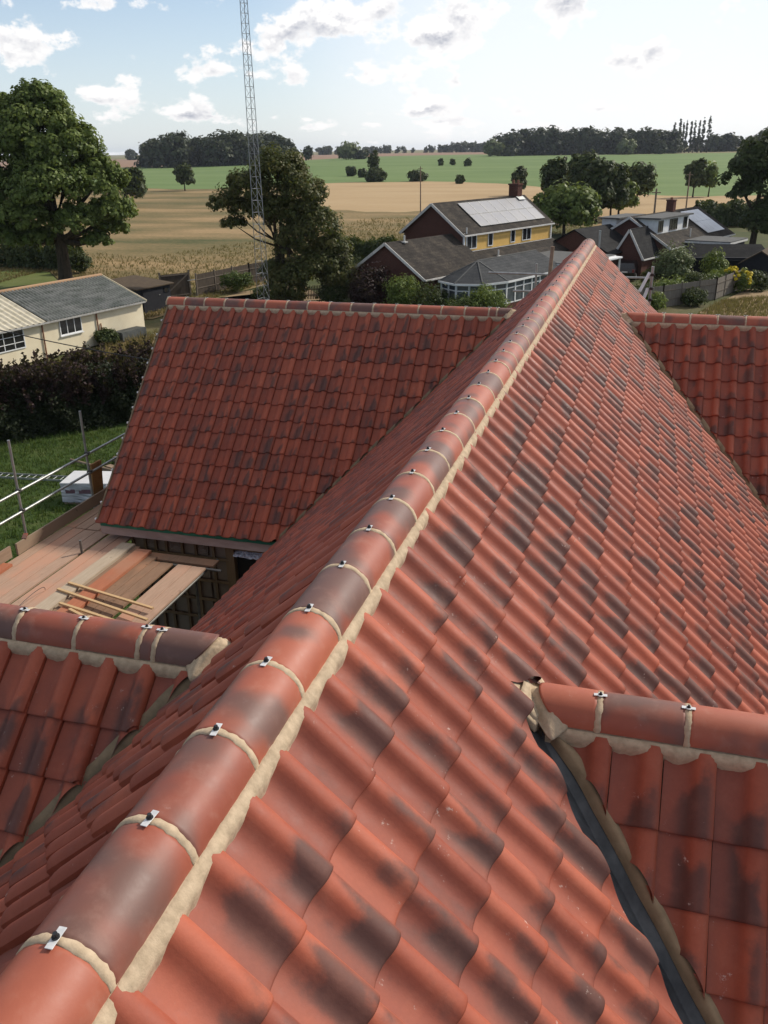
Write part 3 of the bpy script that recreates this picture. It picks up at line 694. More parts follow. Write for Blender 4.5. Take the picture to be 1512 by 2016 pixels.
e.add(V, [(i*4+j, i*4+j+1, (i+1)*4+j+1, (i+1)*4+j) for i in range(12) for j in range(3)], 0, True); part('foil_flap', e, M_FOIL, win)
# verge of the far left wing: undercloak and a clip at the end of every course
e = MB(); a = np.array([-8.03, 16.1, CREST-WZ-.04]); b = np.array([-8.03, 12.62, CREST-WZ-3.52]); e.bar(a-HL, b-HL, .03, .05); hp('verge_strip', e, M_MORTAR_OLD)
for k in range(14):
    v = V0+k*GA-.05; e = MB(); e.box(np.array([-8.06, 16.1-v*q2, WA-v*q2+.035])-HL, (.028, .045, .03)); hp('verge_clip', e, M_WHITE)

# ------------------------------------------------------------------ land: one sheet to the horizon, fields laid on it
def polar_sheet(name, cols, mat, lift=0.0, nr=24):
    """cols: list of (pixel column, r near, r far); a sheet on the land between those distances"""
    mb = MB(); V = []
    for px, r0, r1 in cols:
        for j in range(nr+1):
            r = r0*(r1/r0)**(j/nr); p = polar(px, r); V.append((p[0], p[1], p[2]+lift))
    k = nr+1; mb.add(V, [(i*k+j, (i+1)*k+j, (i+1)*k+j+1, i*k+j+1) for i in range(len(cols)-1) for j in range(nr)], 0, True)
    o = part(name, mb, mat, None); tag(o, kind='structure'); return o
def dist(px, y): p = hit(px, y); return math.hypot(p[0]-CAM[0], p[1]-CAM[1])
def lerp_tab(tab, x):
    xs, ys = zip(*tab); return float(np.interp(x, xs, ys))

def ground_mat(name, stops, scale, rows=None, rough=.95, bs=.4, dist_=.05, fine=6.):
    m, nt, b = new_mat(name); v = obco(nt); n = noise(nt, v, scale, 6, .62, rows); f = noise(nt, v, fine, 5, .7)
    fac = math_(nt, 'ADD', math_(nt, 'MULTIPLY', n, .7), math_(nt, 'MULTIPLY', f, .3)); nt.links.new(ramp(nt, fac, stops), b.inputs['Base Color'])
    b.inputs['Roughness'].default_value = rough; b.inputs['Specular IOR Level'].default_value = .15; bump(nt, b, f, bs, dist_); return m
M_GROUND = ground_mat('garden ground', [(.35, (.05, .065, .022)), (.5, (.08, .085, .032)), (.64, (.17, .13, .075))], .12)
M_LAWN = ground_mat('lawn', [(.3, (.075, .105, .028)), (.5, (.12, .145, .04)), (.7, (.17, .18, .065))], .22)
M_YARD = ground_mat('rough lawn', [(.34, (.025, .045, .012)), (.5, (.045, .075, .018)), (.66, (.09, .105, .035))], .9)
M_DRY = ground_mat('rough grass field', [(.37, (.075, .082, .03)), (.45, (.15, .12, .05)), (.53, (.24, .17, .08)), (.62, (.34, .23, .115))], .034, (.7, 1.9, 1.), fine=1.6)
M_STUB = ground_mat('stubble field', [(.3, (.33, .225, .115)), (.5, (.40, .28, .15)), (.7, (.45, .33, .19))], .02, (1., 2.5, 1.), fine=.9)
M_GREENF = ground_mat('green crop field', [(.3, (.10, .155, .05)), (.5, (.135, .195, .065)), (.7, (.18, .235, .09))], .012, (1., 2.2, 1.), fine=.6)
M_PLOUGH = ground_mat('ploughed field', [(.3, (.20, .125, .085)), (.5, (.26, .165, .11)), (.7, (.31, .21, .145))], .012, (1., 3, 1.), fine=.3)
M_FAR = ground_mat('far farmland', [(.35, (.12, .13, .05)), (.65, (.25, .20, .11))], .004, (1., 2, 1.), fine=.1)
M_GRAVEL = ground_mat('driveway gravel', [(.3, (.17, .16, .145)), (.7, (.27, .25, .225))], .5)
M_DIRT = ground_mat('dry bare soil', [(.3, (.21, .145, .08)), (.7, (.35, .255, .15))], .6)

mb = MB(); V = []; rs = [1.0]+list(np.geomspace(8, 6500, 40)); na = 72
for r in rs:
    for k in range(na):
        a = 2*math.pi*k/na; x, y = CAM[0]+r*math.cos(a), CAM[1]+r*math.sin(a); V.append((x, y, hz(x, y)-.06))
mb.add(V, [(i*na+k, i*na+(k+1) % na, (i+1)*na+(k+1) % na, (i+1)*na+k) for i in range(len(rs)-1) for k in range(na)] + [tuple(range(na))], 0, True)
tag(part('ground', mb, M_GROUND, None), kind='structure')

near_e = [(-260, 62), (-100, 88), (60, 100), (110, 78), (250, 66), (330, 70), (480, 80), (620, 90), (720, 118), (900, 118), (1060, 125), (1250, 138), (1760, 150)]
dry_gr = [(-260, 300), (100, 320), (275, 330), (330, 318), (420, 310), (500, 325), (600, 338), (700, 345), (830, 345), (930, 330), (1000, 312), (1090, 272), (1180, 250), (1300, 233), (1400, 229), (1500, 232), (1760, 240)]
grn_far = [(-260, 700), (100, 730), (272, 745), (420, 742), (560, 800), (600, 840), (700, 960), (800, 1050), (950, 1080), (1010, 860), (1100, 830), (1300, 820), (1420, 850), (1512, 830), (1760, 830)]
stub_in = [(540, 330), (600, 190), (700, 182), (830, 178), (950, 180), (1060, 170), (1250, 152), (1400, 160), (1760, 172)]
px_cols = list(range(-260, 1780, 20))
T = lerp_tab
jw = lambda px, a: 1+a*(math.sin(px*.031)+.6*math.sin(px*.083+2))
polar_sheet('rough_grass_field', [(p, T(near_e, p), (T(stub_in, p) if p > 540 else T(dry_gr, p))*jw(p, .012)) for p in px_cols], M_DRY)
polar_sheet('stubble_field', [(p, T(stub_in, p)*jw(p, .012), T(dry_gr, p)*jw(p, .006)) for p in px_cols if p >= 540], M_STUB, .0)
polar_sheet('green_field', [(p, T(dry_gr, p)*jw(p, .006), T(grn_far, p)) for p in px_cols], M_GREENF)
polar_sheet('ploughed_field', [(p, T(grn_far, p), 1750) for p in px_cols if p <= 1020], M_PLOUGH)
polar_sheet('far_farmland', [(p, 1750 if p <= 1020 else T(grn_far, p), 6000) for p in px_cols], M_FAR)
polar_sheet('rough_lawn', [(p, 12, 48) for p in range(-600, 420, 40)], M_YARD, .0)
polar_sheet('lawn', [(-260, 63, 87), (-100, 66, 100), (0, 74, 104), (60, 77, 99), (105, 76, 79)], M_LAWN, .01)
mb = MB(); mb.quad((-31, 46, -.03), (-24, 40, -.03), (-20, 46, -.03), (-29, 72, -.03), (-34, 66, -.03), (-30.5, 53, -.03)); tag(part('driveway', mb, M_GRAVEL, None), kind='structure')
mb = MB(); mb.quad((-31, 40, -.02), (-22, 31, -.02), (-20, 40, -.02), (-25, 48, -.02), (-30.9, 51, -.02)); tag(part('bare_soil', mb, M_DIRT, None), kind='structure')
mb = MB(); mb.quad((3.4, 62, -.02), (14, 60, -.02), (14, 78, -.02), (9.6, 80, -.02), (6.8, 72.5, -.02)); tag(part('dry_soil', mb, M_DIRT, None), kind='structure')
mb = MB(); mb.quad((-36, 66, -.03), (-26, 58, -.03), (-20, 62, -.03), (-29, 76, -.03)); tag(part('garden_soil', mb, M_DIRT, None), kind='structure')

def tufts(name, n, pos, h, mat, w=.02, spread=.5, blades=3, seed_f=None):
    """grass as tapering blades, one object"""
    V, F, C = [], [], []
    for i in range(n):
        x, y, z = pos(); s = random.random()
        for b in range(blades):
            a = random.uniform(0, 6.28); hh = h*random.uniform(.5, 1.3); lx, ly = math.cos(a)*hh*spread*random.random(), math.sin(a)*hh*spread*random.random(); ox, oy = jit(h*.35), jit(h*.35)
            q = random.uniform(0, 3.14); wx, wy = math.cos(q)*w, math.sin(q)*w; k = len(V)
            V += [(x+ox-wx, y+oy-wy, z), (x+ox+wx, y+oy+wy, z), (x+ox+lx*.45+wx*.6, y+oy+ly*.45+wy*.6, z+hh*.6), (x+ox+lx*.45-wx*.6, y+oy+ly*.45-wy*.6, z+hh*.6), (x+ox+lx, y+oy+ly, z+hh)]
            F += [(k, k+1, k+2, k+3), (k+3, k+2, k+4)]; C += [(random.random(), s, 0, 1)]*5
    me = bpy.data.meshes.new(name); me.from_pydata(V, [], F); a = me.attributes.new('leaf', 'FLOAT_COLOR', 'POINT'); a.data.foreach_set('color', np.array(C).ravel()); me.materials.append(mat)
    o = bpy.data.objects.new(name, me); link(o); return tag(o, kind='stuff')
def rnd_quad(a, b, c, d):
    def f():
        u, v = random.random(), random.random(); p = (1-u)*(1-v)*np.array(a)+u*(1-v)*np.array(b)+u*v*np.array(c)+(1-u)*v*np.array(d); return p[0], p[1], 0.
    return f
tag(tufts('yard_grass', 15000, rnd_quad((-23, 15), (-8, 15), (-10, 32), (-26, 32)), .16, M_BLADE, .014, .7), 'rough green grass below the scaffold', 'grass')
def dry_pos():
    px = random.uniform(-60, 1150); r0 = T(near_e, px)*1.01; r = r0+random.random()**1.6*42; p = polar(px, r)
    return p[0], p[1], p[2]
tag(tufts('dry_grass', 12000, dry_pos, .26, M_STRAW, .03, 1.0, 3), 'tall dry grass standing in the rough field', 'grass')
tag(tufts('dry_verge_grass', 2500, rnd_quad((3.6, 62), (14, 60), (13, 78), (7, 73)), .25, M_STRAW, .03, .6), 'dry grass beside the garden fence', 'grass')
tag(tufts('weeds', 1800, rnd_quad((-31.2, 40), (-25, 36), (-22, 44), (-30.2, 52)), .45, M_STRAW, .03, .5), 'straggly dry weeds between hedge and outbuilding', 'weeds')

# ------------------------------------------------------------------ scaffold beside the left wing
DZ = 4.65                                    # top of the deck boards
SC = thing('scaffold', 'tube scaffold with a boarded deck and two guard rails beside the left wing', 'scaffold', (-8, 11, 0))
SL = np.array([-8.0, 11, 0])
def sp(name, mb, mat): return part(name, mb, mat, SC)
def L_(p): return np.array(p, float)-SL
def seg(name, a, b, r, mat): m = MB(); m.tube(L_(a), L_(b), r, n=12); return sp(name, m, mat)
PX = -9.17
for y, zt in ((7.9, 6.7), (9.95, 6.72), (12.0, 6.68), (14.1, 6.62), (16.4, 6.6)):
    seg('standard', (PX, y, 0), (PX, y+.03, zt), .0245, M_GALV)
    for z in (5.74, 5.35):
        c = MB(); c.box(L_((PX+.03, y, z)), (.09, .085, .07), None, 0, .012); c.tube(L_((PX+.075, y-.03, z+.03)), L_((PX+.075, y+.03, z+.03)), .014); sp('coupler', c, M_COUPLER)
    seg('transom', (PX-.2, y+.1, DZ-.075), (-5.3, y+.1, DZ-.075), .0242, M_GALV_DULL) if y < 12.2 else seg('transom', (PX-.2, y+.1, DZ-.075), (-8.1, y+.1, DZ-.075), .0242, M_GALV_DULL)
seg('guard_rail', (PX+.052, 5.9, 5.74), (PX+.052, 17.2, 5.74), .0242, M_GALV); seg('guard_rail', (PX+.052, 5.7, 5.35), (PX+.052, 17.0, 5.35), .0242, M_GALV)
seg('ledger', (PX+.05, 6, DZ-.13), (PX+.05, 17, DZ-.13), .0242, M_GALV_DULL); seg('ledger', (-8.0, 6, DZ-.13), (-8.0, 12.7, DZ-.13), .0242, M_GALV_DULL); seg('ledger', (-5.62, 6, DZ-.13), (-5.62, 12.6, DZ-.13), .0242, M_GALV_DULL)
for x in (-8.0, -5.75):
    for y in (7.9, 11.98): seg('standard', (x, y, 0), (x, y+.01, 4.9 if x < -7 else 4.55), .0245, M_GALV_DULL)
def board(x0, x1, y0, y1, z, mat, name='deck_board', th=.038, owner='sc'):
    m = MB(); m.box(((x0+x1)/2-(SL[0] if owner == 'sc' else 0), (y0+y1)/2-(SL[1] if owner == 'sc' else 0), z-th/2), (x1-x0, y1-y0, th), None, 0, .004)
    return sp(name, m, mat) if owner == 'sc' else m
for x0, x1, mt in ((-9.05, -8.83, M_BOARD), (-8.822, -8.585, M_BOARD), (-8.575, -8.305, M_BOARD), (-8.297, -8.035, M_BOARD)):
    board(x0, x1, 6.2, 12.93+jit(.02), DZ, mt); board(x0+.01, x1+.005, 12.96, 17, DZ-.004, mt)
board(-7.975, -7.735, 6.2, 13.0, DZ, M_BOARD); board(-7.725, -7.50, 6.1, 12.95, DZ, M_BOARD)
board(-7.97, -7.72, 13.03, 14.2, DZ-.003, M_BOARD); board(-7.49, -7.24, 6.3, 12.4, DZ-.01, M_BOARD_BROWN)
for x0, x1 in ((-7.05, -6.83), (-6.80, -6.59), (-6.58, -6.425), (-6.415, -6.18), (-6.08, -5.81), (-5.805, -5.545)):
    board(x0, x1, 6.0, 12.02 if x0 > -6.7 else 12.2, DZ-.002*(x0 > -6), M_BOARD_BROWN if x0 < -6.1 else M_BOARD)
m = MB(); m.box(L_(((-7.12-5.48)/2, 12.28, DZ-.05)), (1.64, .24, .038), None, 0, .004); sp('deck_board', m, M_BOARD_BROWN)
m = MB(); m.box(L_((-9.07, 14.3, DZ+.115)), (.038, 5.4, .225), None, 0, .004); sp('toe_board', m, M_TOE)
m = MB(); m.box(L_((-9.115, 9.3, DZ+.115)), (.038, 4.4, .225), None, 0, .004); sp('toe_board', m, M_TOE)
def loose_board(label, x0, x1, y0, y1, z, mat, th=.038, rot=0.):
    m = MB(); m.box((0, 0, th/2), (x1-x0, y1-y0, th), None, 0, .004)
    return solo('scaffold_board', m, mat, label, 'board', ((x0+x1)/2, (y0+y1)/2, z), rot)
loose_board('pale bleached scaffold board lying on the deck, left of the orange board', -7.47, -7.19, 6.4, 12.47, DZ+.001, M_BOARD_PALE, .06)
loose_board('dark edge-on board between the pale board and the orange board', -7.165, -7.075, 6.6, 12.44, DZ-.02, M_BOARD_BROWN, .05)
loose_board('clay dusted orange scaffold board lying on top of the brown deck boards', -7.05, -6.76, 6.5, 12.3, DZ+.002, M_BOARD_ORANGE, .06)
loose_board('orange clay dusted offcut board lying by the toe board at the left frame edge', -9.03, -8.84, 9.7, 11.2, DZ+.002, M_BOARD_ORANGE, .05, R(1.5))
def stick(label, a, b, w=.038, h=.025):
    m = MB(); a, b = np.array(a), np.array(b); l = np.linalg.norm(b-a); m.box((0, 0, h/2), (l, w, h), None, 0, .002)
    c = (a+b)/2; solo('roofing_batten', m, M_BATTEN, label, 'batten', (c[0], c[1], a[2]), math.atan2(b[1]-a[1], b[0]-a[0]), 'new battens lying across the deck')
BZ = DZ+.064
stick('new pale roofing batten lying across the boards, farthest from the near wing', (-7.42, 10.78, BZ), (-5.60, 10.36, BZ), .05, .032)
stick('new pale roofing batten lying across the boards, middle one of the group', (-7.46, 10.54, BZ), (-5.50, 10.02, BZ), .05, .032)
stick('new pale roofing batten lying across the boards, nearest the ridge of the near wing', (-7.13, 10.13, BZ), (-5.62, 9.78, BZ), .05, .032)
stick('new pale batten touching the nearest one at an angle, partly behind the near ridge', (-6.86, 10.00, BZ), (-5.75, 9.55, BZ), .05, .032)
m = MB()
pts = [(-7.72+.15*t, 10.55-1.0*t+.18*math.sin(t*5), DZ+.02+.14*math.sin(t*3.0)) for t in np.linspace(0, 1, 14)]; m.path([np.array(p)-np.array([-7.7, 10.3, DZ]) for p in pts], .005, 6)
solo('wire_offcut', m, M_COUPLER, 'thin bent wire curling up from the deck boards', 'wire', (-7.7, 10.3, DZ))
for dx, lab in ((0, 'orange plank standing upright against the guard rail, left of the pair'), (.17, 'orange plank standing upright against the guard rail, right of the pair')):
    m = MB(); m.box((0, 0, .40), (.05, .15, .80), Matrix.Rotation(R(5), 3, 'Y'), 0, .004)
    solo('timber_plank', m, M_PLANK, lab, 'plank', (-9.20, 14.3+dx, DZ+.02), R(-8))
# bit of broken clay tile lodged on the toe board
m = MB(); m.box((0, 0, .02), (.09, .16, .03), Matrix.Rotation(.3, 3, 'X'), 0, .01); solo('tile_fragment', m, M_RIDGE, 'broken piece of red clay tile on top of the toe board', 'tile', (-9.10, 11.9, DZ+.225), R(20))

# ------------------------------------------------------------------ stuff on the grass behind the scaffold
M_WRAP = simple('pallet wrap', (.50, .50, .52), (.33, .33, .36), 2.5, .35, bumps=.5, dist=.05)
M_WRAPTOP = simple('pallet top sheet', (.66, .65, .64), (.55, .55, .55), 2, .4)
M_PRINTED = simple('printed wrap', (.15, .075, .10), None, 4, .5)
M_LOG = simple('old timber', (.30, .22, .16), (.20, .145, .10), 4, .9, stretch=(.4, 2, 2))
pg = at(176, 985); t = thing('wrapped_pallet', 'pale shrink wrapped pallet with purple printed bands on the grass', 'pallet', (-16.5, 24.5, 0), R(12))
bm = bmesh.new(); bmesh.ops.create_cube(bm, size=1); bmesh.ops.scale(bm, vec=(2.3, 1.25, .66), verts=bm.verts); bmesh.ops.subdivide_edges(bm, edges=bm.edges[:], cuts=9, use_grid_fill=True)
for v in bm.verts: v.co += Vector((jit(.012), jit(.02), jit(.008))) + Vector((0, 0, .43))
wme = bpy.data.meshes.new('wrap'); bm.to_mesh(wme); bm.free(); wme.materials.append(M_WRAP); part('wrap', wme, M_WRAP, t)
m = MB(); m.box((0, 0, .785), (2.34, 1.28, .05), None, 0, .02); part('top_sheet', m, M_WRAPTOP, t)
m = MB()
for k in range(-2, 3): m.box((0, k*.28, .06), (2.2, .1, .09))
part('pallet_base', m, M_LOG, t)
m = MB()
for x0, w in ((-.92, .34), (-.3, .62), (.6, .5)): m.box((x0+.1, -.628, .50), (w, .008, .15))
part('printed_band', m, M_PRINTED, t)
t = thing('ladder', 'aluminium ladder lying on the grass beside the wrapped pallet', 'ladder', (-18.6, 25.6, 0.1), R(6))
for s_ in (-1, 1): m = MB(); m.box((0, s_*.2, .05), (6.6, .03, .075)); part('stile', m, M_GALV, t)
for k in range(23): m = MB(); m.tube((-3.1+.28*k, -.2, .05), (-3.1+.28*k, .2, .05), .015, n=8); part('rung', m, M_GALV, t)
for i, (x, y, l, r, z, lab) in enumerate(((-17.0, 27.6, 2.6, .13, .13, 'old round timber, lowest front one of the pile'), (-16.6, 28.0, 2.7, .14, .14, 'old round timber, lowest rear one of the pile'), (-16.8, 27.85, 2.5, .12, .39, 'old round timber lying on top of the pile'))):
    m = MB(); m.tube((-l/2, 0, 0), (l/2, 0, 0), r, r*.92, 12); solo('timber_pole', m, M_LOG, lab, 'timber', (x, y, z), R(-20+3*i), 'old timbers stacked on the grass')
m = MB(); m.tube((-1.7, 0, 0), (1.7, 0, 0), .05, .045, 10); solo('timber_pole', m, M_LOG, 'long thin pale pole sticking out to the left of the timber pile', 'timber', (-18.3, 27.1, .12), R(-17))
for i, (x, y, w, z) in enumerate(((-17.2, 26.9, .3, .03), (-17.0, 27.0, .25, .08))):
    m = MB(); m.box((0, 0, .02), (2.4, w, .045), None, 0, .004); solo('timber_board', m, M_LOG, ('flat grey board lying on the grass in front of the timber pile', 'grey board lying crosswise on another board by the timber pile')[i], 'board', (x, y, z), R(-14-6*i))

# purple hedge between the site and the outbuilding
def hedge(name, label, a, b, w, h, n, size, mats, top=None, wild=.3):
    t = thing(name, label, 'hedge', (*a, 0)); a3, b3 = np.array(a, float), np.array(b, float); d = b3-a3; l = np.linalg.norm(d); d /= l; s = np.array([-d[1], d[0]])
    def pts(nn, zlo, zhi, spray):
        u = rng.random(nn)*l; v = rng.uniform(-1, 1, nn); z = zlo+(zhi-zlo)*rng.random(nn)
        hh = h*(1+.10*np.sin(u*1.3)+.08*np.sin(u*3.1+1)+.05*np.sin(u*7.7)); bulge = (1-.35*(z/h)**3)*(1+.12*np.sin(u*2.1+z*2)+.10*np.sin(u*5+z*3.3))
        side = np.abs(v)**.35*np.sign(v)*w/2*bulge; zz = z*hh/h
        x = d[0]*u+s[0]*side; y = d[1]*u+s[1]*side
        P = np.stack([x, y, zz], 1)+rng.normal(size=(nn, 3))*spray; N = np.stack([s[0]*np.sign(v), s[1]*np.sign(v), .6+rng.normal(size=nn)*.4], 1)+rng.normal(size=(nn, 3))*.5
        P[:, 2] = np.maximum(P[:, 2], .02); K = np.clip(.5+.3*np.sin(u*2.3+zz*1.7)+rng.normal(size=nn)*.15, 0, 1); return P, N, K
    P, N, K = pts(n, .0, h, .10); leaves('foliage', P, N, size, mats[0], K, t)
    if len(mats) > 1:
        ns = int(n*wild/40); PP, NN, KK = [], [], []
        for k in range(ns):
            u = random.random()*l; v = random.uniform(-.5, .5)*w; z0 = h*random.uniform(.45, 1.0); L0 = random.uniform(.3, .95); lean = np.array([jit(.25), jit(.25), 1.])
            q = rng.random(40)[:, None]**.8*L0; PP.append(np.array([d[0]*u+s[0]*v, d[1]*u+s[1]*v, z0])+q*lean+rng.normal(size=(40, 3))*.06); NN.append(rng.normal(size=(40, 3))+[0, 0, .3]); KK.append(np.full(40, random.random()))
        leaves('shoots', np.vstack(PP), np.vstack(NN), size*1.15, mats[1], np.concatenate(KK), t)
    return t
hedge('hedge', 'tall dark hedge with purple upright shoots in front of the cream outbuilding', (-29.5, 26.0), (-17.9, 38.2), 3.6, 2.35, 60000, .085, (M_LEAF_HEDGE, M_LEAF_PURPLE), wild=1.25)

# ------------------------------------------------------------------ cream outbuilding
M_CREAM = simple('cream render', (.78, .69, .50), (.70, .60, .42), 1.2, .9, bumps=.1, lo=.3, hi=.7)
M_PIPE = simple('rusty downpipe', (.30, .14, .08), (.22, .11, .07), 6, .8)
M_GLASS = simple('window glass', (.012, .014, .016), (.02, .023, .026), 2, .08, spec=.8)
M_RUST = simple('ridge lichen', (.42, .25, .14), (.36, .24, .15), 6, .9)
def corr_mat(name, c1, c2, c3):
    m, nt, b = new_mat(name); v = obco(nt); n = noise(nt, v, 1.6, 5, .6, (2.2, .5, 1.)); f = noise(nt, v, 14, 4)
    col = ramp(nt, n, [(.34, c1), (.5, c2), (.66, c3)]); nt.links.new(mixc(nt, math_(nt, 'MULTIPLY', step(nt, f, .55, .75), .4), col, (.30, .29, .25)), b.inputs['Base Color']); b.inputs['Roughness'].default_value = .9; return m
M_CORR = corr_mat('weathered corrugated sheet', (.12, .13, .105), (.20, .205, .18), (.30, .295, .265))
M_CORR2 = corr_mat('cream corrugated sheet', (.40, .36, .26), (.50, .45, .34), (.56, .51, .40))
OB = thing('outbuilding', 'long cream rendered outbuilding with a grey corrugated roof', 'outbuilding', (-31.1, 52.1, 0), R(-12))
# local: +y along the wall away from the camera is 0..-22, wall face at x=0, building extends to -x
LEN, WID = 24.0, 7.2
m = MB(); m.box((-WID/2, -LEN/2, 1.1), (WID, LEN, 2.2)); m.add([(0, 0, 2.2), (-WID, 0, 2.2), (-WID/2, 0, 3.58), (0, -LEN, 2.2), (-WID, -LEN, 2.2), (-WID/2, -LEN, 3.58)], [(0, 2, 1), (3, 4, 5)]); part('wall', m, M_CREAM, OB)
def corrugated(y0, y1, mat, name, pitch, amp, side=1):
    m = MB(); n = int((y1-y0)/pitch*6); V = []
    ex = .28
    for i in range(n+1):
        y = y0+(y1-y0)*i/n; h = amp*math.cos((y-y0)/pitch*2*math.pi)
        for k in range(2):
            x, z = ((ex, 2.2-ex*.383), (-WID/2, 3.58))[k]
            if side < 0: x = -WID-x if k == 0 else x
            V.append((x, y, z+.05+h))
    m.add(V, [(2*i, 2*i+1, 2*i+3, 2*i+2) if side < 0 else (2*i, 2*i+2, 2*i+3, 2*i+1) for i in range(n)], 0, True); part(name, m, mat, OB)
for sd in (1, -1): corrugated(-8.35, .15, M_CORR, 'roof', .26, .06, sd); corrugated(-LEN, -8.37, M_CORR2, 'roof', .42, .05, sd)
m = MB(); m.tube((-WID/2, -LEN, 3.64), (-WID/2, .16, 3.64), .11, n=10); part('ridge_capping', m, M_RUST, OB)
m = MB(); m.bar((.27, .17, 2.13), (-WID/2, .17, 3.62), .04, .14); m.bar((-WID-.27, .17, 2.13), (-WID/2, .17, 3.62), .04, .14); part('bargeboard', m, M_CREAM, OB)
m = MB(); m.box((.30, -LEN/2, 2.09), (.11, LEN, .09)); part('gutter', m, simple('grey gutter', (.40, .39, .36), (.3, .29, .27), 5, .7), OB)
for y in (-4.22, -8.55, -13.5): m = MB(); m.tube((.07, y, 0), (.07, y, 2.0), .045); part('downpipe', m, M_PIPE, OB)
m = MB(); m.tube((.06, -3.95, 0), (.06, -3.95, 1.3), .04); part('vent_pipe', m, M_PIPE, OB)
def window(parent, x, y, z, w, h, frame, axis='x', panes=(2, 1), d=.06, fr=.06):
    """window whose face looks along +axis; w along the other axis"""
    A = (lambda u, v, t: (x+t, y+u, z+v)) if axis == 'x' else (lambda u, v, t: (x+u, y-t, z+v))
    B = (lambda a, b, c: (c, a, b)) if axis == 'x' else (lambda a, b, c: (a, c, b))
    g = MB(); g.box(A(0, 0, .012), B(w, h, .02)); f = MB()
    for s_ in (-1, 1): f.box(A(s_*(w/2-fr/2), 0, .03), B(fr, h, d)); f.box(A(0, s_*(h/2-fr/2), .03), B(w-2*fr, fr, d-.004))
    for i in range(1, panes[0]): f.box(A(-w/2+w*i/panes[0], 0, .028), B(fr*.7, h-2*fr, d-.008))
    for i in range(1, panes[1]): f.box(A(0, -h/2+h*i/panes[1], .026), B(w-2*fr, fr*.6, d-.014))
    o = part('window', g, M_GLASS, parent); part('frame', f, frame, o); return o
window(OB, 0, -6.37, 1.58, 1.75, .98, M_WHITE, panes=(3, 1)); m = MB(); m.box((.05, -6.37, 1.06), (.14, 1.85, .06)); part('window_sill', m, M_WHITE, OB)
window(OB, 0, -11.35, 1.48, 2.9, 1.15, M_WHITE, panes=(4, 3)); window(OB, 0, -16.5, 1.35, 2.9, 1.25, M_WHITE, panes=(4, 3))
# long trough and shrubs at its corner
m = MB(); m.box((0, 0, .32), (.9, 2.3, .6), None, 0, .05); solo('water_trough', m, simple('trough', (.10, .105, .10), (.06, .065, .06), 3, .7), 'dark grey trough against the cream wall by the corner of the outbuilding', 'trough', (-31.0, 50.0, 0), R(-12))
bush('shrub', 'small dark shrub growing at the foot of the cream wall beside the trough', 'shrub', (-31.4, 48.0, 0), .8, 1.0, 2500, .12, M_LEAF_DARK)
# overhead cable from the left down to the far wing
m = MB(); a, b = np.array([-29.5, 33.5, 4.25]), np.array([-14.0, 31.5, 3.0])
m.path([a*(1-t)+b*t-np.array([0, 0, .45*4*t*(1-t)*.5]) - a for t in np.linspace(-.5, 1.3, 30)], .022, 6)
solo('overhead_cable', m, M_BLACK, 'thin black cable sagging in front of the cream outbuilding', 'cable', tuple(a))

# dark shed, gate and panel fence behind the outbuilding
M_DARKWOOD = simple('dark shed boarding', (.012, .013, .017), (.02, .02, .024), 4, .7)
M_FELT = simple('brown roof felt', (.095, .07, .045), (.07, .05, .034), 3, .95)
M_FENCE = simple('grey brown fence panel', (.085, .066, .05), (.055, .044, .034), 5, .9, stretch=(1, 1, .3))
M_POST = simple('fence post', (.17, .14, .11), (.12, .10, .08), 5, .9)
t = thing('dark_shed', 'small black boarded shed with a brown sloping roof behind the outbuilding', 'shed', (-34.8, 59.9, 0), R(-12))
m = MB(); m.box((-1.8, 0, .95), (3.6, 3.7, 1.9)); part('wall', m, M_DARKWOOD, t)
m = MB(); m.slab([(.25, -2.1, 1.92), (.25, 2.1, 1.92), (-3.8, 2.1, 2.3), (-3.8, -2.1, 2.3)], .08); part('roof', m, M_FELT, t)
m = MB(); m.box((.03, -.2, .98), (.05, 2.2, 1.86)); dr = part('door', m, M_DARKWOOD, t); m = MB(); m.box((.08, .5, 1.2), (.04, .14, .06)); part('handle', m, M_GALV, dr)
m = MB(); m.box((.03, 1.35, 1.45), (.04, .5, .35)); part('window', m, M_GLASS, t)
t = thing('garden_gate', 'brown boarded double gate with a diagonal brace between shed and fence', 'gate', (-36.4, 66.0, 0), R(55))
m = MB(); m.box((0, 0, 1.05), (2.5, .04, 1.9)); part('gate_panel', m, M_FENCE, t)
m = MB(); m.bar((-1.2, -.05, .2), (1.2, -.05, 1.9), .06, .1); m.bar((-1.2, -.05, 1.9), (1.2, -.05, 1.9), .05, .09); m.bar((-1.2, -.05, .25), (1.2, -.05, .25), .05, .09); part('brace', m, M_POST, t)
for s_ in (-1, 1): m = MB(); m.box((s_*1.32, 0, 1.1), (.12, .12, 2.2)); part('gate_post', m, M_POST, t)
m = MB(); m.tube((1.1, -.1, 1.35), (1.75, -.25, 1.38), .04); part('latch_rail', m, M_GALV, t)
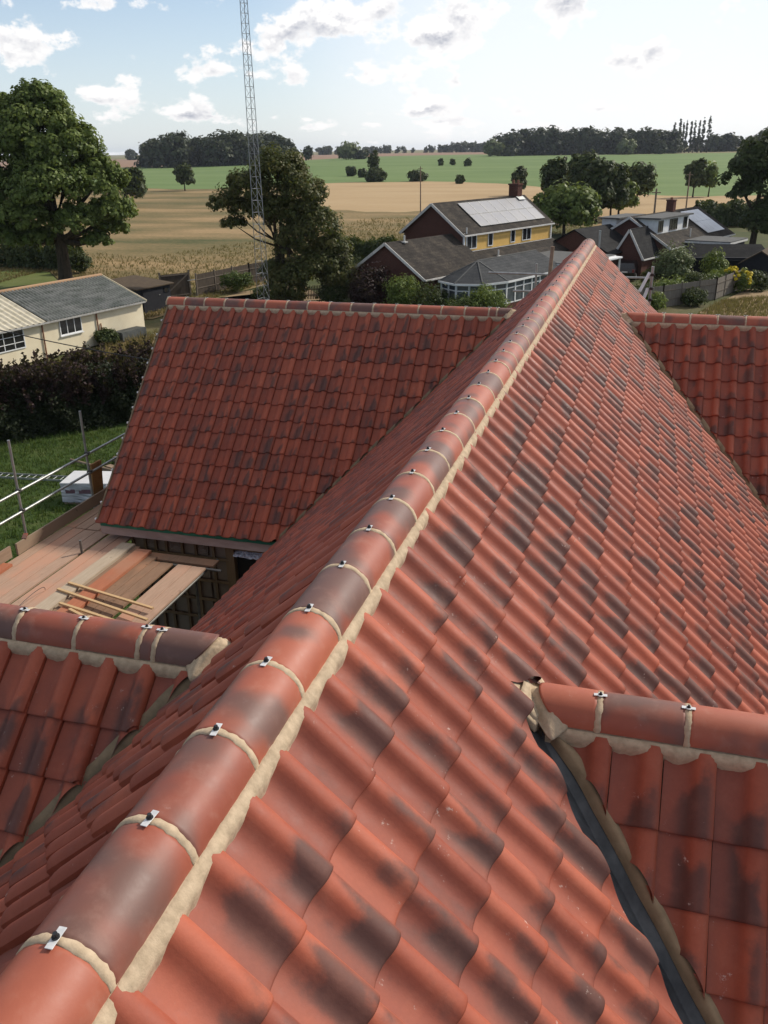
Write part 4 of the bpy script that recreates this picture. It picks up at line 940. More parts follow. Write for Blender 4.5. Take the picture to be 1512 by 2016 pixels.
def fence(label, pts, h, mat, post_h=None, gap=2.4, name='panel_fence', rails=True, pickets=False):
    o0 = np.array([*pts[0], 0.]); t = thing(name, label, 'fence', tuple(o0))
    for a, b in zip(pts, pts[1:]):
        a, b = np.array([*a, 0.])-o0, np.array([*b, 0.])-o0; l = np.linalg.norm(b-a); n = max(1, round(l/gap)); d = (b-a)/l; s_ = np.array([-d[1], d[0], 0])
        for i in range(n+1):
            p = a+(b-a)*i/n; m = MB(); m.bar(p+np.array([0, 0, -.05]), p+np.array([0, 0, (post_h or h+.12)]), .11, .11); part('post', m, M_POST, t)
            if i < n:
                q = a+(b-a)*(i+1)/n; p2, q2_ = p+d*.06, q-d*.06; m = MB()
                if pickets:
                    k = int(l/n/.13)
                    for j in range(k): c = p2+(q2_-p2)*(j+.5)/k; m.bar(c+s_*.03+np.array([0, 0, .05]), c+s_*.03+np.array([0, 0, h*random.uniform(.95, 1.02)]), .07, .02, up=tuple(s_))
                else:
                    rot = Matrix((d, s_, (0, 0, 1))).transposed(); m.box((p2+q2_)/2+np.array([0, 0, h/2]), (l/n-.13, .03, h), rot)
                    k = int(l/n/.15)
                    for j in range(k): m.box(p2+(q2_-p2)*(j+.5)/k+s_*.02+np.array([0, 0, h/2]), (.13, .012, h-.02), rot)
                part('panel', m, mat, t)
                if rails:
                    m = MB()
                    for z in (h*.35, h*.75): m.bar(p2+np.array([0, 0, z])-s_*.035, q2_+np.array([0, 0, z])-s_*.035, .04, .07)
                    part('rail', m, M_POST, t)
    return t
fence('grey brown panel fence with pale posts running from the gate to the mast', [(-35.3, 67.6), (-33.9, 75.2), (-31.5, 82.0), (-29.0, 88)], 1.75, M_FENCE, gap=2.6)
fence('low dark picket fence under the bronze tree left of the brick bungalow', [(-27.4, 66.0), (-22.0, 69.0), (-19.9, 74.0)], 1.15, M_FENCE, gap=1.8, name='picket_fence', pickets=True)
fence('grey garden panel fence in front of the clipped garden shrubs on the right', [(-.2, 66.0), (2.6, 69.2), (6.6, 73.8), (8.9, 79.8)], 1.6, simple('pale grey fence', (.20, .175, .145), (.15, .13, .105), 5, .9, stretch=(1, 1, .3)), gap=2.2)

# ------------------------------------------------------------------ lattice mast
M_MAST = simple('mast steel', (.30, .31, .32), (.22, .225, .23), 3, .5, metal=.5)
mp = polar(500, 63.0); MAST = thing('lattice_mast', 'tall thin three-legged lattice radio mast rising out of the top of the picture', 'mast', (mp[0], mp[1], 0), R(10))
def mast_r(z): return .50 - .0120*z if z < 24 else max(.15, .212-.006*(z-24))
legs = [(math.cos(a), math.sin(a)) for a in (R(100), R(220), R(340))]
for cx_, cy_ in legs:
    m = MB(); zs = [0, 8, 16, 24, 32]; m.path([(cx_*mast_r(z), cy_*mast_r(z), z) for z in zs], .024, 7); part('leg', m, M_MAST, MAST)
nb = 0; z = .8
while z < 31.5 and nb < 33:
    hgt = mast_r(z)*1.5+.15; m = MB()
    for i in range(3):
        a, b = legs[i], legs[(i+1) % 3]; r0, r1 = mast_r(z), mast_r(z+hgt)
        m.tube((a[0]*r0, a[1]*r0, z), (b[0]*r1, b[1]*r1, z+hgt), .010, n=5); m.tube((a[0]*r1, a[1]*r1, z+hgt), (b[0]*r1, b[1]*r1, z+hgt), .010, n=5)
    part('bracing', m, M_MAST, MAST); z += hgt; nb += 1
m = MB(); m.tube((0, 0, 22.75), (0, 0, 22.95), mast_r(22.8)*1.35, n=12); part('flange', m, M_MAST, MAST)

# ------------------------------------------------------------------ trees
def cl(lobes):
    """lobes given as (to the right, away, up, radii...) seen from the house, turned into world axes"""
    return [(l[0]*rt0[0]+l[1]*hd[0], l[0]*rt0[1]+l[1]*hd[1], l[2], l[3], l[4], l[5]) for l in lobes]
def P3(px, r): p = polar(px, r); return (p[0], p[1], p[2])
tp = P3(92, 90)
tree('oak_tree', 'tall broad green tree with a thick trunk standing behind the cream outbuilding', 'tree', tp, cl([(l[0]*.80, l[1]*.84, 1.6+(l[2]-2)*.92, l[3]*.84, l[4]*.84, l[5]*.84) for l in [
    (-1, 0, 14.5, 4.6, 4.6, 4.4), (-4.5, 1, 13.0, 4.4, 4.2, 4.2), (2.8, -1, 12.4, 3.7, 3.8, 3.6), (5.3, 0, 9.8, 3.1, 3.4, 3.0), (-7.5, 0, 9.5, 4.2, 4.0, 3.6), (0.5, -3, 9.5, 4.2, 3.6, 3.4), (6.6, -.5, 7.2, 2.3, 2.8, 2.0),
    (-3.5, -3, 6.8, 3.6, 3.4, 2.2), (3.2, -2, 6.4, 3.0, 3.0, 1.9), (-1.5, 3, 10, 4.2, 4, 4), (5.8, 1.5, 5.4, 1.9, 2.2, 1.3), (-8, -1, 5.5, 3, 3, 1.8), (0, 0, 17.6, 2.6, 2.6, 1.6), (-2.6, -1, 4.9, 2.4, 2.6, 1.5), (-5.2, -2, 5.0, 2.6, 2.6, 1.7), (4.6, -1, 4.4, 1.6, 1.8, 1.1), (-3.4, .5, 16.6, 2.6, 2.6, 1.8)]]),
    110000, .235, M_LEAF_OAK, .62, 7.0, subs=95, tight=.135)
cp_ = P3(545, 70)
tree('bronze_tree', 'dark bronze green multi-stemmed tree beside the lattice mast', 'tree', cp_, cl([
    (0, 0, 9.6, 2.2, 2.0, 1.9), (-2.2, 0, 8.6, 1.9, 1.8, 1.3), (-4.1, 0, 7.6, 1.3, 1.3, .8), (1.6, 0, 8.2, 1.8, 1.8, 1.7), (2.6, 0, 6.0, 1.8, 1.8, 1.5), (3.6, .3, 4.2, 1.6, 1.6, 1.4), (-3.6, -.3, 6.2, 1.0, 1.0, .55), (.2, 1, 6.6, 1.6, 1.6, 1.4),
    (2.2, -.6, 2.6, 2.2, 2.0, 1.7), (.4, -.5, 1.7, 1.7, 1.6, 1.4), (4.2, .2, 2.2, 1.7, 1.5, 1.5), (.6, 0, 4.3, 1.2, 1.2, 1.0), (-1.0, -.2, 7.2, 1.6, 1.5, 1.2), (-2.6, .2, 7.2, 1.4, 1.3, .9), (1.4, -.5, 5.2, 1.6, 1.5, 1.4), (3.2, -.3, 3.2, 1.7, 1.6, 1.4), (-.6, .4, 2.6, 1.2, 1.2, 1.3), (1.6, 0, 6.9, 1.7, 1.6, 1.3)]), 56000, .16, M_LEAF_BROWN, .17, 8.2, subs=60, tight=.19, stems=3)
tree('edge_tree', 'dark spreading tree at the right edge of the picture beyond the bungalows', 'tree', P3(1508, 108), cl([
    (0, 0, 9.6, 3.2, 3, 2.6), (-2.6, 0, 8.0, 1.9, 1.8, 1.5), (1.5, 0, 7.5, 3, 3, 2.4), (-1.9, 0, 6.4, 1.5, 1.5, 1.0), (.8, 0, 3.0, 2.0, 2.6, 2.6), (2.8, 0, 4, 3, 3, 3)]), 22000, .26, M_LEAF_DARK, .35, 7.5, subs=26)
# trees beyond the houses: (pixel column, distance, height, radius, kind, label)
for px, r, h, w, mt, lab, n in (
    (1120, 126, 6.4, 4.6, M_LEAF_OAK, 'round broad green tree behind the house with solar panels', 9000), (1184, 150, 9.6, 2.6, M_LEAF_DARK, 'tall dark narrow tree right of the round green tree', 5000),
    (1212, 152, 9.0, 2.4, M_LEAF_DARK, 'tall dark tree with a notched top, right of the narrow dark tree', 4500), (1096, 172, 10.2, 2.5, M_LEAF_DARK, 'small rounded dark tree standing above the round green tree', 3000),
    (1136, 176, 10.6, 1.8, M_LEAF_DARK, 'slender dark tree between the small rounded tree and the tall narrow tree', 2500), (1158, 168, 10.4, 2.8, M_LEAF_DARK, 'dark tree filling the gap left of the tall narrow tree', 3500), (1228, 160, 6.0, 3.0, M_LEAF_OAK, 'low green tree at the right foot of the tall dark trees', 3500),
    (1262, 195, 8.2, 3.6, M_LEAF_DARK, 'round dark tree at the near edge of the green field', 3500), (1374, 224, 8.6, 2.3, M_LEAF_DARK, 'upright dark tree at the field edge right of the round dark tree', 2600), (1405, 226, 7.4, 1.5, M_LEAF_OAK, 'thin sparse young tree beside the upright dark tree', 900),
    (1025, 236, 6.9, 1.9, M_LEAF_DARK, 'small dark tree behind the brick chimney of the yellow house', 1600), (357, 302, 8.0, 3.4, M_LEAF_DARK, 'lone dark tree on the left edge of the green field', 3000), (250, 215, 8.4, 3.6, M_LEAF_DARK, 'dark tree showing beside the right flank of the broad oak', 3500),
    (735, 352, 11.0, 2.1, M_LEAF_DARK, 'thin dark tree rising out of the bush on the green field', 900)):
    p = P3(px, r); tree('field_tree', lab, 'tree', p, [(0, 0, h*.56, w*.8, w*.8, h*.42), (w*.35, 0, h*.72, w*.55, w*.55, h*.26), (-w*.4, .3, h*.6, w*.6, w*.6, h*.28), (0, w*.3, h*.36, w*.75, w*.75, h*.3), (w*.4, -.3, h*.4, w*.6, w*.6, h*.25)], n, .22+r*.0016, mt, .12+.02*w, h*.6, subs=30, tight=.22, limbs=False)
for px, r, w, h, mt, lab, n in ((690, 418, 2.4, 4.4, M_LEAF_DARK, 'small round bush on the green field, leftmost of the field bushes', 700), (713, 400, 1.8, 3.6, M_LEAF_DARK, 'small bush between the round bush and the large bush on the field', 500), (741, 350, 4.2, 5.0, M_LEAF_DARK, 'large dark bush at the foot of the thin field tree', 1500),
    (820, 347, 3.9, 3.6, M_LEAF_DARK, 'wide low dark bush at the edge of the stubble', 1400), (906, 318, 1.6, 2.6, M_LEAF_DARK, 'small bush on the field edge left of the solar panels', 600), (868, 560, 1.7, 3.8, M_LEAF_DARK, 'tiny bush on the green field, left one of three', 250),
    (892, 565, 1.7, 3.4, M_LEAF_DARK, 'tiny bush on the green field, middle one of three', 250), (922, 540, 2.2, 4.2, M_LEAF_DARK, 'tiny bush on the green field, right one of three', 300), (690, 800, 11.5, 13, M_LEAF_PALE, 'pale rounded willow at the far edge of the green field', 2600), (605, 800, 4.5, 12, M_LEAF_WOOD, 'small upright tree right of the left wood', 700),
    (712, 790, 6, 7, M_LEAF_WOOD, 'dark bush at the right foot of the pale willow', 900), (972, 820, 9, 13.5, M_LEAF_PALE, 'pale rounded willow at the left end of the right wood', 2200), (1004, 815, 6.5, 8, M_LEAF_WOOD, 'low dark bush beside the pale willow at the right wood', 900), (1233, 812, 8.5, 12, M_LEAF_PALE, 'pale rounded tree in front of the right wood', 1800), (1300, 815, 5, 10, M_LEAF_WOOD, 'grey green bush at the right end of the wood', 700)):
    bush('field_bush', lab, 'bush', P3(px, r), w, h, n, .3+r*.0017, mt)
for i, px in enumerate((1323, 1334, 1341, 1347, 1356, 1363, 1372, 1380, 1391)):
    h = (27, 30, 27, 28, 29, 28, 28, 29.5, 31)[i]; w = (2.2, 2.4, 1.6, 1.7, 1.8, 1.7, 2.0, 2.2, 3.0)[i]
    tree('poplar', 'tall thin poplar in the row standing up above the far wood', 'tree', P3(px, 905+jit(12)), [(0, 0, h*.26, w*.8, w*.8, h*.25), (0, 0, h*.5, w*.62, w*.62, h*.27), (0, 0, h*.78, w*.42, w*.42, h*.21)], 1100, .95, M_LEAF_WOOD, .4, h*.9, subs=26, tight=.07, group='poplars above the far wood', limbs=False)
def wood(name, label, cols, depth, n, size, mat, nl=60):
    """a far wood: cols are (pixel column, distance, height)"""
    lobes = []; xs = [c[0] for c in cols]
    for k in range(nl):
        px = random.uniform(xs[0], xs[-1]); r = float(np.interp(px, xs, [c[1] for c in cols]))+random.random()**1.5*depth; h = float(np.interp(px, xs, [c[2] for c in cols]))*random.uniform(.78, 1.05)
        p = polar(px, r); w = random.uniform(.28, .42)*h
        lobes.append((p[0], p[1], p[2]+h*.68, w, w, h*.34)); lobes.append((p[0]+jit(4), p[1]+jit(4), p[2]+h*.28, w*.9, w*.9, h*.32))
    P, N, K = lobe_points(lobes, n, 22, .26, .95); o = leaves(name, P, N, size, mat, K); return tag(o, label, 'wood', None, 'stuff')
wood('woodland', 'dark rounded wood beyond the green field on the left', [(283, 690, 15), (310, 690, 20), (340, 690, 23.5), (400, 690, 21.5), (480, 690, 22.5), (545, 700, 19), (583, 710, 14)], 70, 30000, 1.9, M_LEAF_WOOD, 70)
wood('woodland', 'long dark wood beyond the green field on the right', [(985, 850, 18), (1030, 845, 21), (1080, 840, 22), (1160, 840, 21.5), (1190, 840, 18.5), (1230, 840, 20), (1315, 850, 19), (1330, 860, 14)], 80, 30000, 2.2, M_LEAF_WOOD, 80)
wood('far_trees', 'thin line of far trees on the horizon', [(236, 1500, 17), (285, 1500, 13), (580, 1700, 9), (640, 1650, 14), (668, 1650, 15), (675, 1700, 6), (745, 1700, 14), (800, 1700, 11), (860, 1700, 12), (905, 1650, 17), (960, 1600, 14), (990, 1500, 14)], 60, 12000, 3.2, M_LEAF_WOOD, 150)
wood('far_trees', 'line of far trees right of the poplars', [(1325, 960, 12), (1400, 960, 14), (1440, 960, 17), (1470, 960, 13), (1512, 960, 20), (1640, 960, 18)], 60, 9000, 2.4, M_LEAF_WOOD, 60)
hedge('field_hedge', 'dark clipped hedge behind the dormer house at the edge of the stubble', tuple(polar(1385, 142)[:2]), tuple(polar(1640, 152)[:2]), 2.5, 3.2, 6000, .4, (M_LEAF_DARK,))
hedge('field_hedge', 'low dark hedge behind the brick bungalow left of its gable', tuple(polar(655, 99)[:2]), tuple(polar(775, 96)[:2]), 2.0, 2.3, 5000, .22, (M_LEAF_DARK,))
hedge('field_hedge', 'scrubby bank of bushes behind the trunk of the broad oak', tuple(polar(-40, 108)[:2]), tuple(polar(120, 100)[:2]), 2.5, 2.6, 5000, .28, (M_LEAF_DARK,))

# ------------------------------------------------------------------ houses
def brick_mat(name, c1, c2):
    m, nt, b = new_mat(name); v = obco(nt); n = noise(nt, v, 1.3, 5, .6); br = nd(nt, 'ShaderNodeTexBrick'); br.inputs['Scale'].default_value = 4.5; br.inputs['Mortar Size'].default_value = .012
    br.inputs['Color1'].default_value = (*c1, 1); br.inputs['Color2'].default_value = (*c2, 1); br.inputs['Mortar'].default_value = (.2, .17, .14, 1)
    mp = nd(nt, 'ShaderNodeMapping'); mp.inputs['Rotation'].default_value = (R(90), 0, 0); nt.links.new(v, mp.inputs[0]); nt.links.new(mp.outputs[0], br.inputs['Vector'])
    nt.links.new(mixc(nt, math_(nt, 'MULTIPLY', n, .45), br.outputs['Color'], tuple(x*.6 for x in c1)), b.inputs['Base Color']); b.inputs['Roughness'].default_value = .9; b.inputs['Specular IOR Level'].default_value = .12; return m
M_BRICK = brick_mat('dark red brick', (.115, .042, .03), (.085, .034, .026))
def slate_mat(name, c1, c2, c3, rows=3.2, axis=0):
    m, nt, b = new_mat(name); v = obco(nt); n = noise(nt, v, 1.1, 6, .65); f = noise(nt, v, 9, 4)
    w = nd(nt, 'ShaderNodeTexWave', wave_type='BANDS', bands_direction='Z', wave_profile='SAW'); w.inputs['Scale'].default_value = rows*.5; w.inputs['Distortion'].default_value = .15; nt.links.new(v, w.inputs['Vector'])
    col = ramp(nt, math_(nt, 'ADD', math_(nt, 'MULTIPLY', n, .6), math_(nt, 'MULTIPLY', f, .4)), [(.36, c1), (.5, c2), (.62, c3)])
    nt.links.new(mixc(nt, math_(nt, 'MULTIPLY', step(nt, w.outputs['Fac'], .82, .98), .55), col, tuple(x*.35 for x in c1)), b.inputs['Base Color']); b.inputs['Roughness'].default_value = .9; b.inputs['Specular IOR Level'].default_value = .12; bump(nt, b, w.outputs['Fac'], .5, .03); return m
M_SLATE = slate_mat('mossy concrete roof tile', (.024, .021, .019), (.042, .036, .031), (.08, .066, .052))
M_SLATE_BLK = slate_mat('black roof', (.012, .012, .013), (.02, .02, .021), (.032, .031, .03), 2.5)
M_SLATE_GREY = slate_mat('grey lightweight roof', (.042, .044, .046), (.06, .062, .064), (.085, .086, .087), 4.2)
M_YEL = simple('yellow cladding', (.68, .43, .13), (.62, .385, .11), 2, .7)
M_VERGE = simple('white verge', (.66, .64, .60), (.5, .48, .45), 4, .6)
M_PANEL = simple('solar glass', (.30, .29, .29), (.24, .24, .26), .9, .35, spec=.5, lo=.3, hi=.7)
M_FLAT = simple('grey flat roof', (.12, .12, .115), (.085, .085, .082), 1.5, .8)
M_CONSGL = simple('conservatory glass', (.10, .115, .13), (.055, .065, .075), 1.2, .15, spec=.8)
def gable(parent, x0, x1, y0, y1, ze, zr, wall, roof, over=.25, verge=True, name='roof', xr=None):
    """gabled block; ridge along y"""
    xr = (x0+x1)/2 if xr is None else xr; m = MB(); th = .09
    m.add([(x0, y0, 0), (x1, y0, 0), (x1, y0, ze), (xr, y0, zr-.03), (x0, y0, ze), (x0, y1, 0), (x1, y1, 0), (x1, y1, ze), (xr, y1, zr-.03), (x0, y1, ze)], [(0, 1, 2, 3, 4), (9, 8, 7, 6, 5), (1, 6, 7, 2), (5, 0, 4, 9)]); w = part('wall', m, wall, parent)
    m = MB()
    for s_, xe in ((1, x1), (-1, x0)):
        k = (zr-ze)/abs(xe-xr); xo = xe+s_*over; zo = ze-over*k
        p = [(xo, y0-over, zo+th), (xo, y1+over, zo+th), (xr, y1+over, zr+th), (xr, y0-over, zr+th)]
        m.slab(p if s_ > 0 else p[::-1], th)
    r = part(name, m, roof, parent)
    if verge:
        m = MB()
        for s_, xe in ((1, x1), (-1, x0)):
            k = (zr-ze)/abs(xe-xr); xo = xe+s_*over
            for y in (y0-over-.02,): m.bar((xo, y, ze-over*k+.0), (xr, y, zr+.0), .05, .2)
        part('verge_board', m, M_VERGE, parent)
        m = MB()
        for s_, xe in ((1, x1), (-1, x0)): xo = xe+s_*(over+.05); k = (zr-ze)/abs(xe-xr); m.box((xo, (y0+y1)/2, ze-over*k), (.1, y1-y0+2*over, .12))
        part('gutter', m, M_VERGE, parent)
    return w, r
YH = thing('yellow_house', 'two storey house with yellow cladding, brick gable and solar panels beside a brick bungalow wing', 'house', (-13.4, 72.6, 0), R(-23))
gable(YH, -6.1, 0, 0, 14.3, 4.85, 7.05, M_BRICK, M_SLATE)
m = MB(); m.box((.03, 7.15, 4.05), (.06, 14.1, 1.55)); part('cladding', m, M_YEL, YH)
for y, w, p in ((1.15, 1.5, 2), (4.0, .75, 1), (7.6, .75, 1), (9.95, 1.5, 2)): window(YH, .06, y, 4.18, w, 1.25, M_WHITE, panes=(p, 1))
m = MB(); m.box((.1, .02, 4.05), (.12, .16, 1.6)); m.box((.1, 14.28, 4.05), (.12, .16, 1.6)); m.box((.1, 7.1, 3.33), (.14, 14.1, .1)); part('corner_trim', m, M_WHITE, YH)
kx = 2.2/3.05
for r_ in range(2):
    for c in range(7):
        m = MB(); y0 = 3.0+c*1.53; a0, a1 = (.12+1.5*r_, .12+1.5*r_+1.44)
        xa, xb = -3.05+.3+a0*.82, -3.05+.3+a1*.82; za, zb = 7.05-(xa+3.05)*kx+.2, 7.05-(xb+3.05)*kx+.2
        m.slab([(xa, y0, za), (xb, y0, zb), (xb, y0+1.49, zb), (xa, y0+1.49, za)], .04); o = part('solar_panel', m, M_PANEL, YH)
        f = MB()
        for q in ((xa, za), (xb, zb)): f.bar((q[0], y0, q[1]+.004), (q[0], y0+1.49, q[1]+.004), .03, .03)
        f.bar((xa, y0, za+.004), (xb, y0, zb+.004), .03, .03); f.bar((xa, y0+1.49, za+.004), (xb, y0+1.49, zb+.004), .03, .03); part('panel_frame', f, M_VERGE, o)
m = MB(); m.box((-3.05, 12.9, 7.5), (.95, .8, 1.3)); m.box((-3.05, 12.9, 8.12), (1.08, .93, .14)); ch = part('chimney', m, M_BRICK, YH)
for dx in (-.25, .25): m = MB(); m.tube((-3.05+dx, 12.9, 8.18), (-3.05+dx, 12.9, 8.5), .12, .1); part('chimney_pot', m, M_PIPE, ch)
m = MB(); m.box((-3.05+.6, 12.9, 6.95), (.5, 1.1, .05), Matrix.Rotation(.6, 3, 'Y')); part('flashing', m, M_GALV, ch)
# bungalow wing in front of the gable, its right slope running on below the yellow wall
gable(YH, -4.7, 2.35, -8.4, -.06, 2.45, 4.72, M_BRICK, M_SLATE)
m = MB(); m.slab([(2.2, -.2, 2.45), (2.2, 14.6, 2.45), (.02, 14.6, 3.42), (.02, -.2, 3.42)], .09); part('lean_to_roof', m, M_SLATE, YH)
m = MB(); m.box((.95, 7.2, 1.15), (1.9, 14.2, 2.3)); part('lean_to_wall', m, M_BRICK, YH)
for x, y, z, h in ((-.9, -6.6, 4.7, .5), (1.3, 3.4, 2.85, .5)): m = MB(); m.tube((x, y, z-.2), (x, y, z+h), .07); m.box((x, y, z+.0), (.4, .4, .06)); part('flue', m, M_VERGE, YH)
m = MB(); m.tube((.12, .35, 2.9), (.12, .35, 5.3), .05); part('downpipe', m, M_WHITE, YH)
# conservatory with a hipped grey roof
CO = thing('conservatory', 'white framed conservatory with a grey hipped roof in front of the brick bungalow', 'conservatory', (-13.4, 72.6, 0), R(-23))
base = [(2.4, 3.2), (2.4, -5.2), (3.4, -7.6), (5.2, -8.3), (6.9, -7.4), (7.5, -5.2), (7.5, 3.2)]
top = [((x-5.0)*1.07+5.0, (y+3)*1.05-3, 2.28) for x, y in base]; A1, A2 = (5.0, -5.3, 3.55), (5.0, 3.2, 3.55)
m = MB(); V = top+[A1, A2]; m.add(V, [(0, 1, 7, 8), (1, 2, 7), (2, 3, 7), (3, 4, 7), (4, 5, 7), (5, 6, 8, 7)]); m.add([(x, y, z-.12) for x, y, z in top], [(6, 5, 4, 3, 2, 1, 0)]); part('roof', m, M_SLATE_GREY, CO)
m = MB()
for i in range(1, 6): m.bar(top[i], A1, .10, .07)
m.bar(A1, A2, .14, .08); part('ridge_bars', m, M_FLAT, CO)
m = MB()
for a, b in zip(top, top[1:]): m.bar((a[0], a[1], 2.2), (b[0], b[1], 2.2), .12, .14)
part('gutter', m, M_WHITE, CO)
for a, b in zip(base, base[1:]):
    a3, b3 = Vector((*a, 0)), Vector((*b, 0)); l = (b3-a3).length; n = max(1, round(l/1.25)); d = (b3-a3)/l
    m = MB(); m.bar(a3+Vector((0, 0, .3)), b3+Vector((0, 0, .3)), .1, .6); part('dwarf_wall', m, M_BRICK, CO)
    for i in range(n):
        p, q_ = a3+d*(l*i/n), a3+d*(l*(i+1)/n); g = MB(); g.bar(p+Vector((0, 0, 1.38)), q_+Vector((0, 0, 1.38)), .03, 1.52); w = part('window', g, M_CONSGL, CO)
        f = MB(); f.bar(p+Vector((0, 0, .6)), p+Vector((0, 0, 2.14)), .14, .14); f.bar(q_+Vector((0, 0, .6)), q_+Vector((0, 0, 2.14)), .138, .138)
        for z in (.64, 1.72, 2.12): f.bar(p+d*.07+Vector((0, 0, z)), q_-d*.07+Vector((0, 0, z)), .09, .08)
        part('frame', f, M_WHITE, w)
# flat roofed link with a white fascia, white canopy beyond the ridge end
EX = thing('flat_roof_extension', 'flat roofed brick extension with a white fascia behind the conservatory', 'extension', (-13.4, 72.6, 0), R(-23))
m = MB(); m.box((5.2, 7.0, 1.2), (5.8, 7.4, 2.4)); part('wall', m, M_BRICK, EX)
m = MB(); m.box((5.2, 7.0, 2.62), (6.3, 7.9, .1)); part('roof', m, M_FLAT, EX)
m = MB(); m.box((8.36, 7.0, 2.48), (.05, 7.96, .26)); m.box((5.2, 3.04, 2.48), (6.26, .05, .26)); part('fascia', m, M_WHITE, EX); window(EX, 8.1, 5.6, 1.5, 1.2, 1.1, M_WHITE)
CA = thing('canopy', 'white flat canopy on posts just beyond the end of the red ridge', 'canopy', (-3.9, 79.4, 0), R(-25))
m = MB(); m.box((0, 0, 2.45), (5.6, 2.6, .16), None, 0, .04); part('canopy_top', m, M_WHITE, CA)
for x, y in ((-2.6, -1.1), (2.6, -1.1), (-2.6, 1.1), (2.6, 1.1)): m = MB(); m.tube((x, y, 0), (x, y, 2.4), .09, n=8); part('post', m, M_WHITE, CA)

M_PANEL_PAINTED_SKY = simple('solar glass with painted sky reflection', (.62, .61, .60), (.55, .54, .54), .9, .3, spec=.6)  # sky reflection put into the base colour, whiter than the other solar glass
DH = thing('dormer_house', 'dark brick chalet bungalow with a flat roofed white dormer and one solar array coloured white for its sky reflection', 'house', (3.06, 87.64, 0), R(-22.5))
gable(DH, -8.1, 0, 0, 17.0, 2.5, 5.0, M_BRICK, M_SLATE)
ks = 2.5/4.05
m = MB(); m.box((-2.85, 4.4, 4.1), (2.6, 7.6, 1.5)); dm = part('dormer', m, M_WHITE, DH)
m = MB(); m.box((-2.75, 4.4, 4.93), (3.1, 8.2, .14)); part('dormer_roof', m, M_FLAT, dm)
for y, w in ((1.2, 1.1), (4.3, 1.9), (7.3, .9)): o = window(dm, -1.55, y, 4.2, w, 1.05, simple('brown window frame', (.07, .045, .03), None, 5, .6), panes=(3 if w > 1.5 else 2 if w > 1 else 1, 1))
m = MB(); m.box((-6.6, 3.6, 4.1), (1.5, 5.5, 1.3)); part('dormer', m, M_WHITE, DH); m = MB(); m.box((-6.5, 3.6, 4.82), (2.2, 6.2, .12)); part('dormer_roof', m, M_FLAT, DH)
xa, xb = -3.5, -.35; za, zb = 5.0-(xa+4.05)*ks+.24, 5.0-(xb+4.05)*ks+.24
for c in range(4):
    for r_ in range(2):
        x0, x1 = xa+(xb-xa)*r_/2, xa+(xb-xa)*(r_+1)/2-.03; z0, z1 = za+(zb-za)*r_/2, za+(zb-za)*(r_+.98)/2
        m = MB(); y0 = 10.9+c*1.22; m.slab([(x0, y0, z0), (x1, y0, z1), (x1, y0+1.19, z1), (x0, y0+1.19, z0)], .04); part('solar_panel', m, M_PANEL_PAINTED_SKY, DH)
m = MB(); m.box((-4.05, 9.6, 5.55), (.75, .7, 1.1)); m.box((-4.05, 9.6, 6.08), (.86, .8, .1)); ch = part('chimney', m, M_BRICK, DH); m = MB(); m.tube((-4.05, 9.6, 6.1), (-4.05, 9.6, 6.35), .13); part('chimney_pot', m, M_PIPE, ch)
m = MB(); m.tube((-.55, 6.4, 2.7), (-.55, 6.4, 3.7), .06); part('flue', m, M_VERGE, DH)
gable(DH, -3.6, -.9, -3.9, -.3, 2.0, 4.25, M_BRICK, M_SLATE_BLK, .18, True, 'porch_roof')
EX2 = thing('flat_roof_extension', 'low extension with a grey flat roof at the right end of the dormer house', 'extension', (7.4, 92.2, 0), R(-22.5))
m = MB(); m.box((0, 0, 1.3), (3.9, 4.6, 2.6)); part('wall', m, M_DARKWOOD, EX2); m = MB(); m.box((0, 0, 2.85), (4.3, 5.0, .1)); part('roof', m, M_FLAT, EX2); m = MB(); m.box((0, -2.48, 2.72), (4.32, .05, .18)); m.box((2.14, 0, 2.72), (.05, 5.0, .18)); part('fascia', m, M_VERGE, EX2)
BK = thing('black_roofed_barn', 'low building with a long plain black roof right of the dormer house', 'barn', (8.2, 86.2, 0), R(6))
m = MB(); m.box((0, 2.6, .9), (7.4, 4.8, 1.8)); part('wall', m, M_DARKWOOD, BK)
m = MB(); m.slab([(-4.0, 0, 1.55), (4.0, 0, 1.55), (3.2, 2.6, 2.75), (-3.2, 2.6, 2.75)], .08); m.slab([(4.0, 5.2, 1.55), (-4.0, 5.2, 1.55), (-3.2, 2.6, 2.75), (3.2, 2.6, 2.75)], .08); m.slab([(-4, 5.2, 1.55), (-4, 0, 1.55), (-3.2, 2.6, 2.75)], .08); m.slab([(4, 0, 1.55), (4, 5.2, 1.55), (3.2, 2.6, 2.75)], .08); part('roof', m, M_SLATE_BLK, BK)
GR = thing('garage', 'black roofed garage left of the dormer house, behind the red ridge end', 'garage', (-5.4, 84.6, 0), R(-24))
gable(GR, -3.6, 3.6, 0, 7.5, 2.3, 4.2, M_BRICK, M_SLATE_BLK, .2, False); m = MB(); m.tube((2.6, -.2, 2.0), (2.6, -.2, 4.3), .12); part('flue', m, M_GALV, GR)
